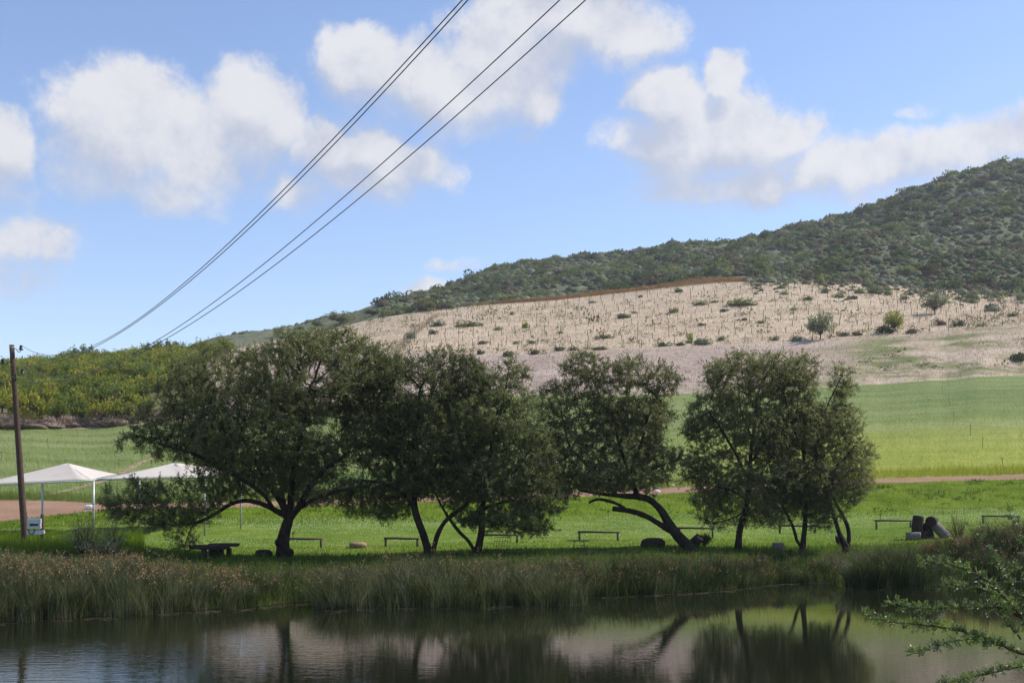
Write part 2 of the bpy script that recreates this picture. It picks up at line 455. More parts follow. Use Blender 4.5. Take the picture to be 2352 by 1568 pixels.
B4 = tab((-1500, 1140, 98), (0, 1148, 97), (120, 1150, 97), (250, 1157, 96), (500, 1154, 96.5), (800, 1147, 98.5), (1100, 1139, 101), (1500, 1122, 104), (2000, 1100, 106), (2352, 1089, 106), (4000, 1055, 106))
B5 = tab((-1500, 985, 200), (0, 988, 200), (250, 983, 208), (500, 962, 225), (800, 930, 240), (1100, 907, 250), (1500, 907, 250), (1750, 897, 252), (2000, 884, 255), (2352, 858, 260), (4000, 800, 260))
B6 = tab((-1500, 900, 290), (0, 888, 290), (250, 878, 290), (450, 862, 292), (600, 850, 294), (800, 828, 296), (950, 806, 298), (1100, 814, 298), (1300, 806, 298), (1500, 798, 298), (1850, 784, 298), (2100, 768, 300), (2352, 745, 300), (4000, 660, 300))
B7 = tab((-1500, 870, 400), (0, 858, 400), (250, 838, 410), (450, 815, 420), (600, 790, 440), (700, 768, 455), (800, 748, 470), (850, 733, 478), (930, 718, 485), (1100, 700, 488), (1300, 688, 488), (1500, 664, 488), (1700, 643, 484), (1900, 645, 474), (2100, 660, 458), (2352, 676, 440), (4000, 660, 420))
B8 = tab((-1500, 880, 910), (0, 872, 910), (300, 840, 960), (450, 812, 990), (540, 783, 1010), (620, 765, 1010), (700, 750, 1010), (800, 740, 1010), (880, 728, 1010), (930, 716, 1010), (1000, 686, 1000), (1050, 658, 990), (1150, 618, 960), (1300, 597, 920), (1450, 580, 900), (1550, 560, 880), (1700, 562, 850), (1790, 548, 835), (1850, 526, 820), (2000, 474, 790), (2100, 438, 770), (2200, 398, 750), (2352, 366, 730), (2700, 320, 710), (4000, 280, 710))

B5, B6, B7, B8 = soften(B5, 70), soften(B6, 70), soften(B7, 60), soften(B8, 22)


def bounds(px):
    px = np.clip(px, -1400, 3900)
    Ys = []; Zs = []
    r, = interp(B0, px); y0 = F * H / (r - HY)
    y0 = y0 + (fbm2(px / 45, px * 0 + 3.3, 5, 3) - .45) * 1.2
    Ys += [y0 - 9, y0]; Zs += [y0 * 0 - 1.6, y0 * 0 - .02]
    for k, B in enumerate((B1, B2, B3, B4, B5, B6, B7, B8)):
        r, y = interp(B, px)
        z = H + (HY - r) * y / F
        if k in (2, 3): y = y + (fbm2(px / 60, px * 0 + k, 9, 3) - .45) * 1.6
        if k == 4: y = y + (fbm2(px / 70, px * 0 + k, 9, 3) - .45) * 5
        Ys.append(y); Zs.append(z)
        if k == 0: Ys.insert(2, y0 * .45 + y * .55); Zs.insert(2, z * .80)
    Ys += [Ys[-1] + 350, Ys[-1] * 0 + 2200, Ys[-1] * 0 + 3600]; Zs += [Zs[-1] - 70, Zs[-1] * 0 + 5, Zs[-1] * 0 - 30]
    return Ys, Zs


def relief(X, Y, Yb):
    """gentle unevenness; grows on the slopes"""
    z = (fbm2(X / 3, Y / 3, 1, 3) - .45) * .12
    w = np.clip((Y - Yb[5]) / 40, 0, 1); z = z + w * (fbm2(X / 14, Y / 14, 21, 3) - .45) * .35
    w = np.clip((Y - Yb[9]) / 60, 0, 1) * np.clip((Yb[10] - Y) / 60, 0, 1)
    return z + w * ((fbm2(X / 55, Y / 90, 31, 4) - .45) * 22)


def gz(X, Y, rel=True):
    X = np.asarray(X, float); Y = np.asarray(Y, float)
    px = CX + F * X / np.maximum(Y, 1)
    Ys, Zs = bounds(px); z = np.full(X.shape, -1.6) if X.shape else np.array(-1.6)
    for i in range(len(Ys) - 1):
        t = np.clip((Y - Ys[i]) / np.maximum(Ys[i + 1] - Ys[i], .01), 0, 1)
        z = np.where(Y >= Ys[i], Zs[i] + (Zs[i + 1] - Zs[i]) * t, z)
    return z + (relief(X, Y, Ys) * np.clip((Y - Ys[1]) / 2, 0, 1) if rel else 0)


_T = np.concatenate((np.linspace(44, 130, 1500), np.linspace(130.1, 1000, 4000)))


def hit(px, py, near=40):
    """the spot of ground that shows at a column and row"""
    Y = _T[_T >= near]; X = (px - CX) * Y / F
    z = gz(X, Y); r = HY - (z - H) * F / Y
    i = np.nonzero(r <= py)[0]
    i = i[0] if len(i) else int(np.argmin(np.abs(r - py)))
    return np.array((X[i], Y[i], z[i]))


def terrain():
    px = np.unique(np.concatenate((np.linspace(-1300, -100, 40), np.linspace(-100, 2460, 300), np.linspace(2460, 3700, 40))))
    Ys, Zs = bounds(px)
    zones = [('pond_bank', 'bank', 0, 3, (4, 4, 6), 'low earth bank of the pond grown over with reeds and grass'),
             ('lawn', 'lawn', 3, 4, (26,), 'bright green mown lawn behind the pond bank'),
             ('grass_embankment', 'embank', 4, 5, (12,), 'rough grass embankment rising from the lawn to the dirt road'),
             ('dirt_road', 'dirt', 5, 6, (10,), 'reddish dirt road across the foot of the field'),
             ('grass_field', 'field', 6, 7, (70,), 'long soft green grass field above the dirt road'),
             ('dry_grass_slope', 'dry', 7, 9, (24, 70), 'pale dry grass slope of the cleared vineyard'),
             ('hill', 'hill', 9, 11, (90, 8), 'scrub covered hill behind the dry slope'),
             ('far_ground', 'hill', 11, 13, (8, 4), 'distant ground behind the hill')]
    for name, mt, a, b, ns, lab in zones:
        cols = []
        for k in range(a, b):
            n = ns[k - a]
            for i in range(n + (1 if k == b - 1 else 0)):
                cols.append(Ys[k] + (Ys[k + 1] - Ys[k]) * i / n)
        Y = np.stack(cols); X = (px[None, :] - CX) * Y / F
        if name == 'far_ground': X = X * 1.0
        Z = gz(X, Y)
        R, Cn = Y.shape
        idx = np.arange(R * Cn).reshape(R, Cn)
        f = np.stack((idx[:-1, :-1], idx[:-1, 1:], idx[1:, 1:], idx[1:, :-1]), -1).reshape(-1, 4)
        me = mesh_np(name, np.stack((X, Y, Z), -1), f, MAT[mt], smooth=True)
        if mt == 'dry':
            PX = np.broadcast_to(px, Y.shape); straw = np.clip((Y - Ys[8] + 4 + 10 * (fbm2(X / 20, Y / 8, 3) - .45)) / 8, 0, 1)
            right = np.clip((PX - 1820) / 200, 0, 1)
            green = right * np.clip((Y - Ys[7]) / 4, 0, 1) * np.clip((Ys[8] + 6 - Y) / 12, 0, 1)
            band = np.clip(1 - np.abs(Y - Ys[7] - 2.5) / 3.0, 0, 1); green = np.maximum(green, band)
            straw = np.maximum(straw, right * .6)
            orch = np.clip((520 - PX) / 60, 0, 1) * np.clip((Y - Ys[7] - 12) / 5, 0, 1)
            ca = me.color_attributes.new('zone', 'FLOAT_COLOR', 'POINT')
            ca.data.foreach_set('color', np.stack((straw, green, orch, np.ones_like(green)), -1).astype(np.float32).ravel())
        tag(obj(name, me), lab, kind='structure')
    # pond
    x = np.linspace(-75, 80, 60); y = np.linspace(12, 66, 30); X, Y = np.meshgrid(x, y); idx = np.arange(X.size).reshape(X.shape)
    f = np.stack((idx[:-1, :-1], idx[:-1, 1:], idx[1:, 1:], idx[1:, :-1]), -1).reshape(-1, 4)
    tag(obj('pond_water', mesh_np('pond_water', np.stack((X, Y, X * 0), -1), f, MAT['water'])), 'dark rippled pond water mirroring the trees', kind='structure')
    # the near bank the camera stands on
    x = np.linspace(-75, 80, 70); y = np.linspace(-30, 22, 40); X, Y = np.meshgrid(x, y)
    Z = np.interp(Y, [-30, -4, 3, 10, 17, 22], [2.9, 3.0, 2.8, 1.5, -.4, -1.6]) + (fbm2(X / 3, Y / 3, 4) - .45) * .25
    idx = np.arange(X.size).reshape(X.shape); f = np.stack((idx[:-1, :-1], idx[:-1, 1:], idx[1:, 1:], idx[1:, :-1]), -1).reshape(-1, 4)
    tag(obj('near_bank', mesh_np('near_bank', np.stack((X, Y, Z), -1), f, MAT['embank'], smooth=True)), 'grassy near bank of the pond', kind='structure')


terrain()


# ------------------------------------------------------------------ leaves, blades, bushes
def unit(v): return v / np.maximum(np.linalg.norm(v, axis=-1, keepdims=True), 1e-6)


def leaf_quads(c, d, L, W, rng):
    """rhombic leaves at c pointing along d"""
    n = len(c); d = unit(d); side = unit(np.cross(d, unit(rng.normal(size=(n, 3)))))
    L = np.broadcast_to(L, (n,))[:, None]; W = np.broadcast_to(W, (n,))[:, None]
    v = np.stack((c, c + d * L * .5 + side * W * .5, c + d * L, c + d * L * .5 - side * W * .5), 1)
    return v.reshape(-1, 3), np.arange(4 * n).reshape(n, 4)


def leaf_tris(c, d, L, W, rng):
    n = len(c); d = unit(d); side = unit(np.cross(d, unit(rng.normal(size=(n, 3)))))
    L = np.broadcast_to(L, (n,))[:, None]; W = np.broadcast_to(W, (n,))[:, None]
    v = np.stack((c + d * L * .15 + side * W * .5, c + d * L, c + d * L * .3 - side * W * .5), 1)
    return v.reshape(-1, 3), np.arange(3 * n).reshape(n, 3)


def blades(base, h, w, lean, rng, seg=1, curve=.3):
    """grass blades: base (n,3), height, width, lean (n,2)"""
    n = len(base); h = np.broadcast_to(h, (n,)); w = np.broadcast_to(w, (n,))
    a = rng.uniform(0, 2 * np.pi, n); sd = np.stack((np.cos(a), np.sin(a) * .6, np.zeros(n)), 1) * (w / 2)[:, None]
    L = np.concatenate((lean, np.zeros((n, 1))), 1)
    rows = []
    for k in range(seg + 1):
        t = k / seg; c = base + L * (h * t ** (1 + curve * 3))[:, None]; c[:, 2] = base[:, 2] + h * t * (1 - .12 * t * np.linalg.norm(lean, axis=1))
        if k < seg: rows += [c - sd * (1 - .6 * t), c + sd * (1 - .6 * t)]
        else: rows.append(c)
    v = np.stack(rows, 1); m = v.shape[1]; b = np.arange(n)[:, None] * m
    q = [b + np.array([[2 * k, 2 * k + 1, 2 * k + 3, 2 * k + 2]]) for k in range(seg - 1)]
    tri = b + np.array([[m - 3, m - 2, m - 1]])
    return v.reshape(-1, 3), [np.concatenate(q) if q else np.zeros((0, 4), int), tri], rows[-1]


class Acc:
    """collects vertex / face arrays of several materials into one mesh"""
    def __init__(s): s.v = []; s.f = {3: [], 4: []}; s.m = {3: [], 4: []}; s.n = 0

    def add(s, v, faces, m=0):
        for f in (faces if isinstance(faces, list) else [faces]):
            if len(f): s.f[f.shape[1]].append(f + s.n); s.m[f.shape[1]].append(np.full(len(f), m))
        s.v.append(v); s.n += len(v)

    def mesh(s, name, mats, smooth=False):
        fs = []; ms = []
        for k in (3, 4):
            if s.f[k]: fs.append(np.concatenate(s.f[k])); ms.append(np.concatenate(s.m[k]))
        return mesh_np(name, np.concatenate(s.v), fs, mats, np.concatenate(ms), smooth)


def bush_points(n, rng, lobes=6, flat=.75):
    """points and outward directions on a lumpy mound of unit half width"""
    lc = rng.normal(size=(lobes, 3)) * (.42, .42, .28); lc[:, 2] = np.abs(lc[:, 2]) * .9 + .25; lr = rng.uniform(.32, .55, lobes)
    k = rng.integers(0, lobes, n); d = unit(rng.normal(size=(n, 3))); r = rng.uniform(.55, 1.05, n) ** .5
    p = lc[k] + d * (lr[k] * r)[:, None]; p[:, 2] *= flat; p[:, 2] = np.maximum(p[:, 2], rng.uniform(0, .12, n))
    return p, d


def bush_mesh(name, m, seed, n=420, L=.22, W=.13, flat=.75, lobes=6):
    rng = np.random.default_rng(seed); p, d = bush_points(n, rng, lobes, flat)
    v, f = leaf_quads(p, d + rng.normal(size=p.shape) * .7 + (0, 0, .3), rng.uniform(.6, 1.3, n) * L, rng.uniform(.7, 1.3, n) * W, rng)
    th = np.linspace(.05, 1.9, 8); ph = np.linspace(0, 2 * np.pi, 15)[:-1]; T, Ph = np.meshgrid(th, ph, indexing='ij'); idx = np.arange(112).reshape(8, 14); nx = np.roll(idx, -1, 1)
    lump = (.45 + .62 * fbm2(T * 1.6 + seed * 7, np.cos(Ph) * 1.4 + np.sin(Ph) * 1.9, seed, 3)) * 1.0
    core = np.stack((np.sin(T) * np.cos(Ph), np.sin(T) * np.sin(Ph), (np.cos(T) * .7 + .22) * flat), -1) * lump[..., None]
    acc = Acc(); acc.add(v, f); acc.add(core.reshape(-1, 3), np.stack((idx[:-1], idx[1:], nx[1:], nx[:-1]), -1).reshape(-1, 4))
    return acc.mesh(name, MAT[m])


# ------------------------------------------------------------------ trees grown by space colonisation
def grow(paths, attr, step, di, dk, rng, iters=160, up=.06):
    """paths: polylines of (xyz, radius), the first one the trunk; later ones start on their nearest existing node"""
    N = []; PR = []; RM = []
    for k, pa in enumerate(paths):
        pts = np.array([q[0] for q in pa]); rad = np.array([q[1] for q in pa])
        seg = np.linalg.norm(np.diff(pts, axis=0), axis=1); s = np.concatenate(([0], np.cumsum(seg))); m = max(2, int(s[-1] / .22))
        t = np.linspace(0, s[-1], m)
        # smooth the path a little
        q = np.stack([np.interp(t, s, pts[:, i]) for i in range(3)], 1); r = np.interp(t, s, rad)
        for _ in range(2): q[1:-1] = (q[:-2] + q[1:-1] * 2 + q[2:]) / 4
        wob = np.stack([np.interp(t, np.linspace(0, s[-1], max(3, m // 5)), rng.normal(size=max(3, m // 5)) * .05) for _ in range(3)], 1); wob[0] = 0; q = q + wob
        if k == 0: par = -1
        else:
            A = np.array(N); par = int(np.argmin(((A - q[0]) ** 2).sum(1)))
        for i in range(m):
            N.append(q[i]); PR.append(par); RM.append(r[i]); par = len(N) - 1
    N = [np.array(x) for x in N]; base = len(N)
    A = attr.copy(); nodes = np.array(N)
    D = np.full(len(A), 1e9); I = np.zeros(len(A), int)
    for s in range(0, len(nodes), 200):
        d = ((A[:, None] - nodes[None, s:s + 200]) ** 2).sum(2); j = d.argmin(1); dm = d[np.arange(len(A)), j]; b = dm < D; D[b] = dm[b]; I[b] = j[b] + s
    far = di
    for it in range(iters):
        if not len(A): break
        act = D < far ** 2
        if not act.any():
            far *= 1.6
            if far > 40: break
            continue
        nid = I[act]; vec = unit(A[act] - nodes[nid])
        un, inv = np.unique(nid, return_inverse=True); s = np.zeros((len(un), 3)); np.add.at(s, inv, vec)
        s = unit(unit(s) + rng.normal(size=s.shape) * .18 + (0, 0, up))
        new = nodes[un] + s * step
        # drop new nodes that repeat an old one
        d2 = ((A[:, None] - new[None]) ** 2).sum(2); j = d2.argmin(1); dm = d2[np.arange(len(A)), j]
        off = len(nodes); nodes = np.concatenate((nodes, new)); PR += un.tolist(); RM += [0] * len(un)
        b = dm < D; moved = b.sum(); D[b] = dm[b]; I[b] = j[b] + off
        keep = D > dk ** 2
        if moved == 0: keep &= ~act
        A = A[keep]; D = D[keep]; I = I[keep]
    PR = np.array(PR); RM = np.array(RM); n = len(nodes)
    acc = np.zeros(n); e = 2.35; tip = .011 ** e; kids = np.zeros(n, int); np.add.at(kids, PR[PR >= 0], 1)
    for i in range(n - 1, -1, -1):
        if acc[i] == 0: acc[i] = tip
        if PR[i] >= 0: acc[PR[i]] += acc[i]
    R = acc ** (1 / e); R = np.where(RM > 0, np.clip(R, RM * .8, RM), np.minimum(R, .13))
    for i in range(base, n):
        if PR[i] >= 0: R[i] = min(R[i], R[PR[i]])
    return nodes, PR, R, kids, base


def limb_mesh(nodes, PR, R, sel, sides, burl=None, rough=0.0):
    """tapered prisms for the chosen nodes' edges to their parents"""
    i = np.nonzero(sel & (PR >= 0))[0]; p = PR[i]; n = len(nodes)
    d = np.zeros((n, 3)); d[1:] = 0; own = unit(nodes[i] - nodes[p]); d[i] = own
    dir_n = d.copy()
    # direction at a node: blend with its main child
    best = np.full(n, -1); bestr = np.zeros(n)
    for a, b in zip(i, p):
        if R[a] > bestr[b]: bestr[b] = R[a]; best[b] = a
    ok = best >= 0; dir_n[ok] = unit(d[ok] + d[best[ok]])
    main = best[p] == i; ratio_ok = main & (R[i] > .5 * R[p])
    d0 = np.where(ratio_ok[:, None], dir_n[p], own); d1 = dir_n[i]
    r0 = np.where(ratio_ok, R[p], np.minimum(R[p], R[i] * 1.35)); r1 = R[i]
    ref = np.array((.31, .52, .80)); ref /= np.linalg.norm(ref)
    vs = []
    for c, dd, r in ((nodes[p], d0, r0), (nodes[i], d1, r1)):
        a = np.cross(dd, ref); bad = np.linalg.norm(a, axis=1) < .1; a[bad] = np.cross(dd[bad], (1, 0, 0)); a = unit(a); b = np.cross(dd, a)
        for k in range(sides):
            t = 2 * math.pi * k / sides
            q = c + (a * math.cos(t) + b * math.sin(t)) * r[:, None]
            if rough:
                m = 1 + rough * 2 * (fbm2(q[:, 0] * 3 + q[:, 1] * 2.1, q[:, 2] * 1.6, 77, 3) - .45); q = c + (q - c) * m[:, None]
            vs.append(q)
    v = np.stack(vs, 1); m = len(i); b = np.arange(m)[:, None] * (2 * sides)
    f = np.concatenate([b + np.array([[k, (k + 1) % sides, sides + (k + 1) % sides, sides + k]]) for k in range(sides)])
    return v.reshape(-1, 3), f


def tree(name, label, Y0, paths, blobs, seed, n_attr, leaf='acacia', leaf_n=9, di=1.8, dk=.34, bare_row=1180, cat='tree', group=None, burls=()):
    rng = np.random.default_rng(seed)
    pp = []
    for pa in paths:
        pp.append([(P(a, b, Y0 + (q[0] if q else 0)), r) for (a, b, r, *q) in pa])
    root = pp[0][0][0].copy(); g = float(gz(root[0], root[1])); root[2] = g
    foot = pp[0][0][0]; pp[0].insert(0, (np.array((foot[0], foot[1], min(foot[2], g) - .25)), pp[0][0][1] * 1.2))
    vol = np.array([b[2] * b[3] * math.sqrt(b[2] * b[3]) for b in blobs]) ** .58
    cnt = (n_attr * vol / vol.sum()).astype(int); A = []
    for (bx, by, rx, ry, *q), c in zip(blobs, cnt):
        dy = q[0] if q else 0; dp = q[1] if len(q) > 1 else .85
        d = unit(rng.normal(size=(c, 3))); r = rng.uniform(.12, 1, c) ** .42
        k = (Y0 + dy) / F; o = P(bx, by, Y0 + dy)
        A.append(o + d * r[:, None] * np.array((rx * k, rx * k * dp, ry * k)))
    A = np.concatenate(A)
    # ragged outline: drop attractors in noise holes
    h = fbm2(A[:, 0] * .9 + A[:, 1] * .7, A[:, 2] * .9, seed, 3); A = A[h > .29]
    nodes, PR, R, kids, base = grow(pp, A, .27, di, dk, rng)
    t = empty(name, tuple(root), label, cat, group)
    lo = np.array(root)
    loc = nodes - lo
    acc = Acc(); big = R > .045
    v, f = limb_mesh(loc, PR, R, big, 10, rough=.22); acc.add(v, f)
    for (a, b, r, dyy) in burls:
        c = P(a, b, Y0 + dyy) - lo; q = unit(rng.normal(size=(60, 3)))
        th = np.linspace(0, np.pi, 7); ph = np.linspace(0, 2 * np.pi, 11)[:-1]
        T, Ph = np.meshgrid(th, ph, indexing='ij'); q = np.stack((np.sin(T) * np.cos(Ph), np.sin(T) * np.sin(Ph), np.cos(T)), -1)
        q = q * (r * (.75 + .6 * fbm2(T * 3, Ph * 2, seed)))[..., None] + c; idx = np.arange(70).reshape(7, 10); nx = np.roll(idx, -1, 1)
        acc.add(q.reshape(-1, 3), np.stack((idx[:-1], nx[:-1], nx[1:], idx[1:]), -1).reshape(-1, 4))
    obj('trunk', acc.mesh('trunk', MAT['bark'], True), t)
    v, f = limb_mesh(loc, PR, R, ~big, 3)
    acc = Acc(); acc.add(v, f)
    # twig sprays
    tw = np.nonzero((R < .030) & (np.arange(len(R)) >= base))[0]
    per = 4; src = np.repeat(tw, per); own = unit(nodes[src] - nodes[PR[src]])
    sd = unit(own * .7 + rng.normal(size=(len(src), 3)) * .75 + (0, 0, .12)); sl = rng.uniform(.16, .62, len(src))
    a = loc[src]; e = a + sd * sl[:, None]; w = unit(np.cross(sd, rng.normal(size=sd.shape))) * .011
    acc.add(np.stack((a - w, a + w, e), 1).reshape(-1, 3), np.arange(3 * len(src)).reshape(-1, 3))
    obj('twigs', acc.mesh('twigs', MAT['bark']), t)
    # leaves along the sprays
    rowpx = HY - (nodes[src][:, 2] - H) * F / nodes[src][:, 1]
    full = np.clip((bare_row - rowpx) / 90, .10, 1) * np.clip(.02 + 2.15 * fbm2(nodes[src][:, 0] * .8, nodes[src][:, 2] * .8 + nodes[src][:, 1], seed + 5, 3), .18, 1.35)
    k = rng.poisson(leaf_n * 2.65 * full); s2 = np.repeat(np.arange(len(src)), k); u = rng.uniform(.15, 1.05, len(s2))
    c = a[s2] + sd[s2] * (sl[s2] * u)[:, None] + rng.normal(size=(len(s2), 3)) * .035
    ld = sd[s2] * .6 + rng.normal(size=(len(s2), 3)) * .8 + (0, 0, .25)
    v, f = leaf_tris(c, ld, rng.uniform(.068, .14, len(s2)), rng.uniform(.034, .060, len(s2)), rng)
    obj('crown', mesh_np('crown', v, f, MAT[leaf]), t)
    return t


# ------------------------------------------------------------------ the seven waterside trees
def waterside_trees():
    tree('thorn_tree', 'broadest dark tree with a burred trunk and low sweeping limb beside the slab table', 57.6,
         [[(652, 1277, .46), (649, 1245, .40), (655, 1215, .35), (662, 1190, .33)],
          [(660, 1188, .22), (635, 1176, .18), (600, 1155, .16), (560, 1147, .14), (530, 1156, .12), (490, 1184, .10), (450, 1204, .08), (410, 1206, .05)],
          [(658, 1186, .22), (645, 1155, .20, .3), (620, 1118, .17, .8), (590, 1068, .14, 1.2), (560, 1015, .10, 1.5), (500, 950, .07, 1.8)],
          [(664, 1188, .25), (667, 1145, .22), (670, 1095, .18, -.3), (682, 1035, .15, -.5), (700, 955, .11, -.6), (715, 880, .07, -.6)],
          [(668, 1188, .24), (692, 1158, .21, -.4), (716, 1112, .17, -.8), (752, 1075, .13, -1), (800, 1040, .09, -1.2)],
          [(662, 1186, .2), (650, 1150, .17, 1.5), (640, 1090, .13, 3), (640, 1000, .08, 4)],
          [(690, 1165, .12), (724, 1140, .11, -1), (770, 1128, .09, -1.4), (815, 1121, .06, -1.6)],
          [(640, 1178, .13), (590, 1130, .12, -1.5), (520, 1080, .09, -2.2), (440, 1040, .07, -2.5), (370, 1020, .05, -2.5)],
          [(450, 1204, .06), (430, 1225, .045), (422, 1250, .03), (424, 1268, .02)]],
         [(700, 865, 190, 110), (520, 890, 160, 105), (430, 985, 130, 85), (335, 1020, 70, 36), (590, 1000, 210, 105, 0, .9), (770, 985, 120, 110, 0, .8),
          (360, 1165, 125, 55, 0, .6), (300, 1150, 80, 36, 0, .6), (430, 1175, 80, 36, -.5, .6), (860, 850, 65, 65), (760, 795, 90, 50, .8), (745, 1125, 95, 45), (500, 1120, 85, 42), (600, 1080, 150, 45), (715, 1050, 120, 60), (700, 950, 110, 80), (320, 1130, 80, 35), (640, 1110, 60, 30), (425, 1245, 38, 28, 0, .7)],
         11, 8800, leaf_n=8, bare_row=1310, burls=((642, 1246, .25, -.15), (667, 1268, .19, -.3)))
    tree('thorn_tree', 'two-stemmed dark tree with its main stem leaning, right behind the rushes', 58.4,
         [[(986, 1275, .30), (972, 1230, .26), (960, 1195, .24), (951, 1150, .21), (955, 1100, .18), (950, 1040, .14), (958, 960, .09), (965, 890, .05)],
          [(990, 1274, .17), (1000, 1233, .15), (1016, 1202, .14), (1032, 1187, .13), (1058, 1171, .11), (1090, 1142, .08, .5), (1115, 1090, .05, .8)],
          [(954, 1165, .14), (920, 1132, .13, -.6), (880, 1110, .10, -1), (830, 1104, .06, -1.2)],
          [(953, 1140, .14), (985, 1085, .12, .8), (1020, 1030, .09, 1.4), (1050, 950, .06, 1.6)],
          [(953, 1120, .14), (915, 1060, .12, 1.2), (880, 990, .08, 2)]],
         [(940, 905, 135, 85), (880, 985, 115, 95), (985, 1015, 120, 100), (1055, 870, 65, 68), (1010, 840, 55, 40), (895, 1110, 110, 45), (830, 1150, 60, 32), (960, 1110, 90, 40), (880, 1175, 50, 20)],
         12, 5200, leaf_n=8, bare_row=1280)
    tree('thorn_tree', 'full rounded tree with one straight trunk and one thin crooked stem near the wire grid', 59.2,
         [[(1101, 1272, .27), (1103, 1232, .23), (1108, 1190, .21), (1111, 1150, .18), (1120, 1090, .15), (1130, 1015, .10), (1140, 940, .06)],
          [(1092, 1268, .13), (1084, 1260, .12), (1074, 1238, .12), (1056, 1226, .115), (1036, 1200, .105), (1022, 1180, .095), (1000, 1140, .07), (985, 1090, .05)],
          [(1111, 1150, .13), (1150, 1110, .11, -.6), (1190, 1075, .08, -1), (1220, 1030, .05, -1.2)],
          [(1111, 1140, .13), (1085, 1085, .10, 1), (1075, 1010, .07, 1.5)],
          [(1112, 1165, .11), (1160, 1150, .09, .6), (1215, 1150, .06, 1)],
          [(1130, 1015, .08), (1155, 930, .06, .3), (1166, 850, .035, .5)]],
         [(1125, 960, 125, 105), (1200, 1060, 90, 115), (1105, 1100, 125, 75), (1172, 862, 46, 42, .4, .7), (1235, 1150, 75, 42), (1065, 1000, 85, 80), (1150, 1190, 110, 26), (1215, 1215, 60, 16), (1080, 890, 55, 50)],
         13, 5000, leaf_n=9, bare_row=1330)
    tree('thorn_tree', 'tree leaning far over from its base, with a sawn lower limb and lobed crown', 61.5,
         [[(1584, 1254, .40), (1566, 1240, .40), (1534, 1199, .31), (1516, 1167, .26), (1491, 1147, .24), (1463, 1139, .22), (1417, 1137, .15), (1382, 1134, .12), (1326, 1130, .07)],
          [(1560, 1232, .26), (1516, 1207, .20), (1480, 1184, .19), (1445, 1172, .18), (1407, 1166, .17)],
          [(1440, 1170, .12), (1425, 1158, .11), (1408, 1152, .11), (1375, 1145, .10), (1358, 1150, .09), (1350, 1158, .06)],
          [(1463, 1139, .18), (1453, 1108, .16), (1438, 1069, .13), (1424, 1030, .10, .2), (1405, 960, .08, .4), (1365, 890, .05, .6), (1345, 840, .035, .6)],
          [(1446, 1085, .10), (1475, 1020, .08, -.6), (1490, 950, .06, -.8), (1515, 890, .04, -.8)],
          [(1424, 1030, .09), (1440, 950, .07, 1.2), (1446, 880, .045, 1.4)],
          [(1420, 1137, .10), (1370, 1090, .09, .8), (1310, 1030, .07, 1), (1290, 950, .045, 1)],
          [(1453, 1108, .08), (1500, 1075, .06, -.8), (1560, 1050, .04, -1)]],
         [(1338, 850, 60, 42), (1445, 858, 55, 46), (1522, 880, 46, 46), (1290, 925, 70, 52), (1385, 940, 80, 50), (1300, 1010, 72, 62), (1425, 1020, 105, 75), (1345, 1085, 80, 48), (1510, 1055, 55, 30), (1475, 955, 80, 46), (1250, 1060, 45, 45), (1450, 1095, 90, 32), (1380, 1105, 110, 32), (1555, 1045, 30, 16), (1300, 1125, 60, 26)],
         14, 5000, leaf='acacia_olive', leaf_n=9, bare_row=1280)
    tree('thorn_tree', 'dense tree on a single upright trunk with bare drooping lower twigs', 63.3,
         [[(1697, 1255, .27), (1703, 1215, .22), (1712, 1175, .20), (1718, 1135, .18), (1722, 1080, .15), (1730, 1000, .12), (1737, 920, .07)],
          [(1720, 1100, .10), (1690, 1040, .09, -.6), (1655, 980, .06, -1), (1620, 940, .04, -1)],
          [(1724, 1060, .10), (1770, 990, .08, .8), (1800, 910, .05, 1.2)],
          [(1716, 1150, .09), (1685, 1130, .08, -.6), (1640, 1120, .05, -1)],
          [(1713, 1170, .06), (1680, 1195, .05, -.5), (1640, 1205, .035, -.8), (1612, 1200, .02, -1)],
          [(1728, 1010, .08), (1700, 940, .06, 1.5), (1690, 870, .04, 2)]],
         [(1715, 865, 105, 56), (1640, 945, 70, 46), (1640, 1080, 68, 66), (1745, 985, 95, 80), (1700, 1135, 95, 50), (1665, 1195, 65, 28), (1800, 850, 85, 42), (1615, 990, 50, 40), (1605, 1080, 45, 45), (1750, 1185, 60, 32), (1640, 1150, 60, 34), (1760, 1090, 90, 55)],
         15, 4800, leaf='acacia_olive', leaf_n=9, bare_row=1235)
    tree('thorn_tree', 'tree rising as a narrow V of two stems beside the sawn stump', 64.0,
         [[(1842, 1253, .24), (1845, 1225, .18), (1850, 1190, .16), (1852, 1150, .14), (1850, 1080, .11), (1840, 1000, .08), (1835, 930, .05)],
          [(1836, 1250, .12), (1823, 1212, .11), (1806, 1182, .10), (1790, 1150, .08), (1775, 1100, .06), (1765, 1040, .04)],
          [(1852, 1120, .08), (1880, 1060, .06, .8), (1890, 1000, .04, 1)],
          [(1846, 1040, .07), (1810, 960, .05, -.8), (1800, 900, .035, -1)]],
         [(1830, 1000, 85, 85), (1850, 1110, 85, 52), (1795, 1150, 60, 36), (1822, 900, 62, 54), (1860, 1170, 60, 26), (1880, 1205, 34, 16), (1800, 1195, 34, 18)],
         16, 2900, leaf='acacia_olive', leaf_n=9, bare_row=1235)
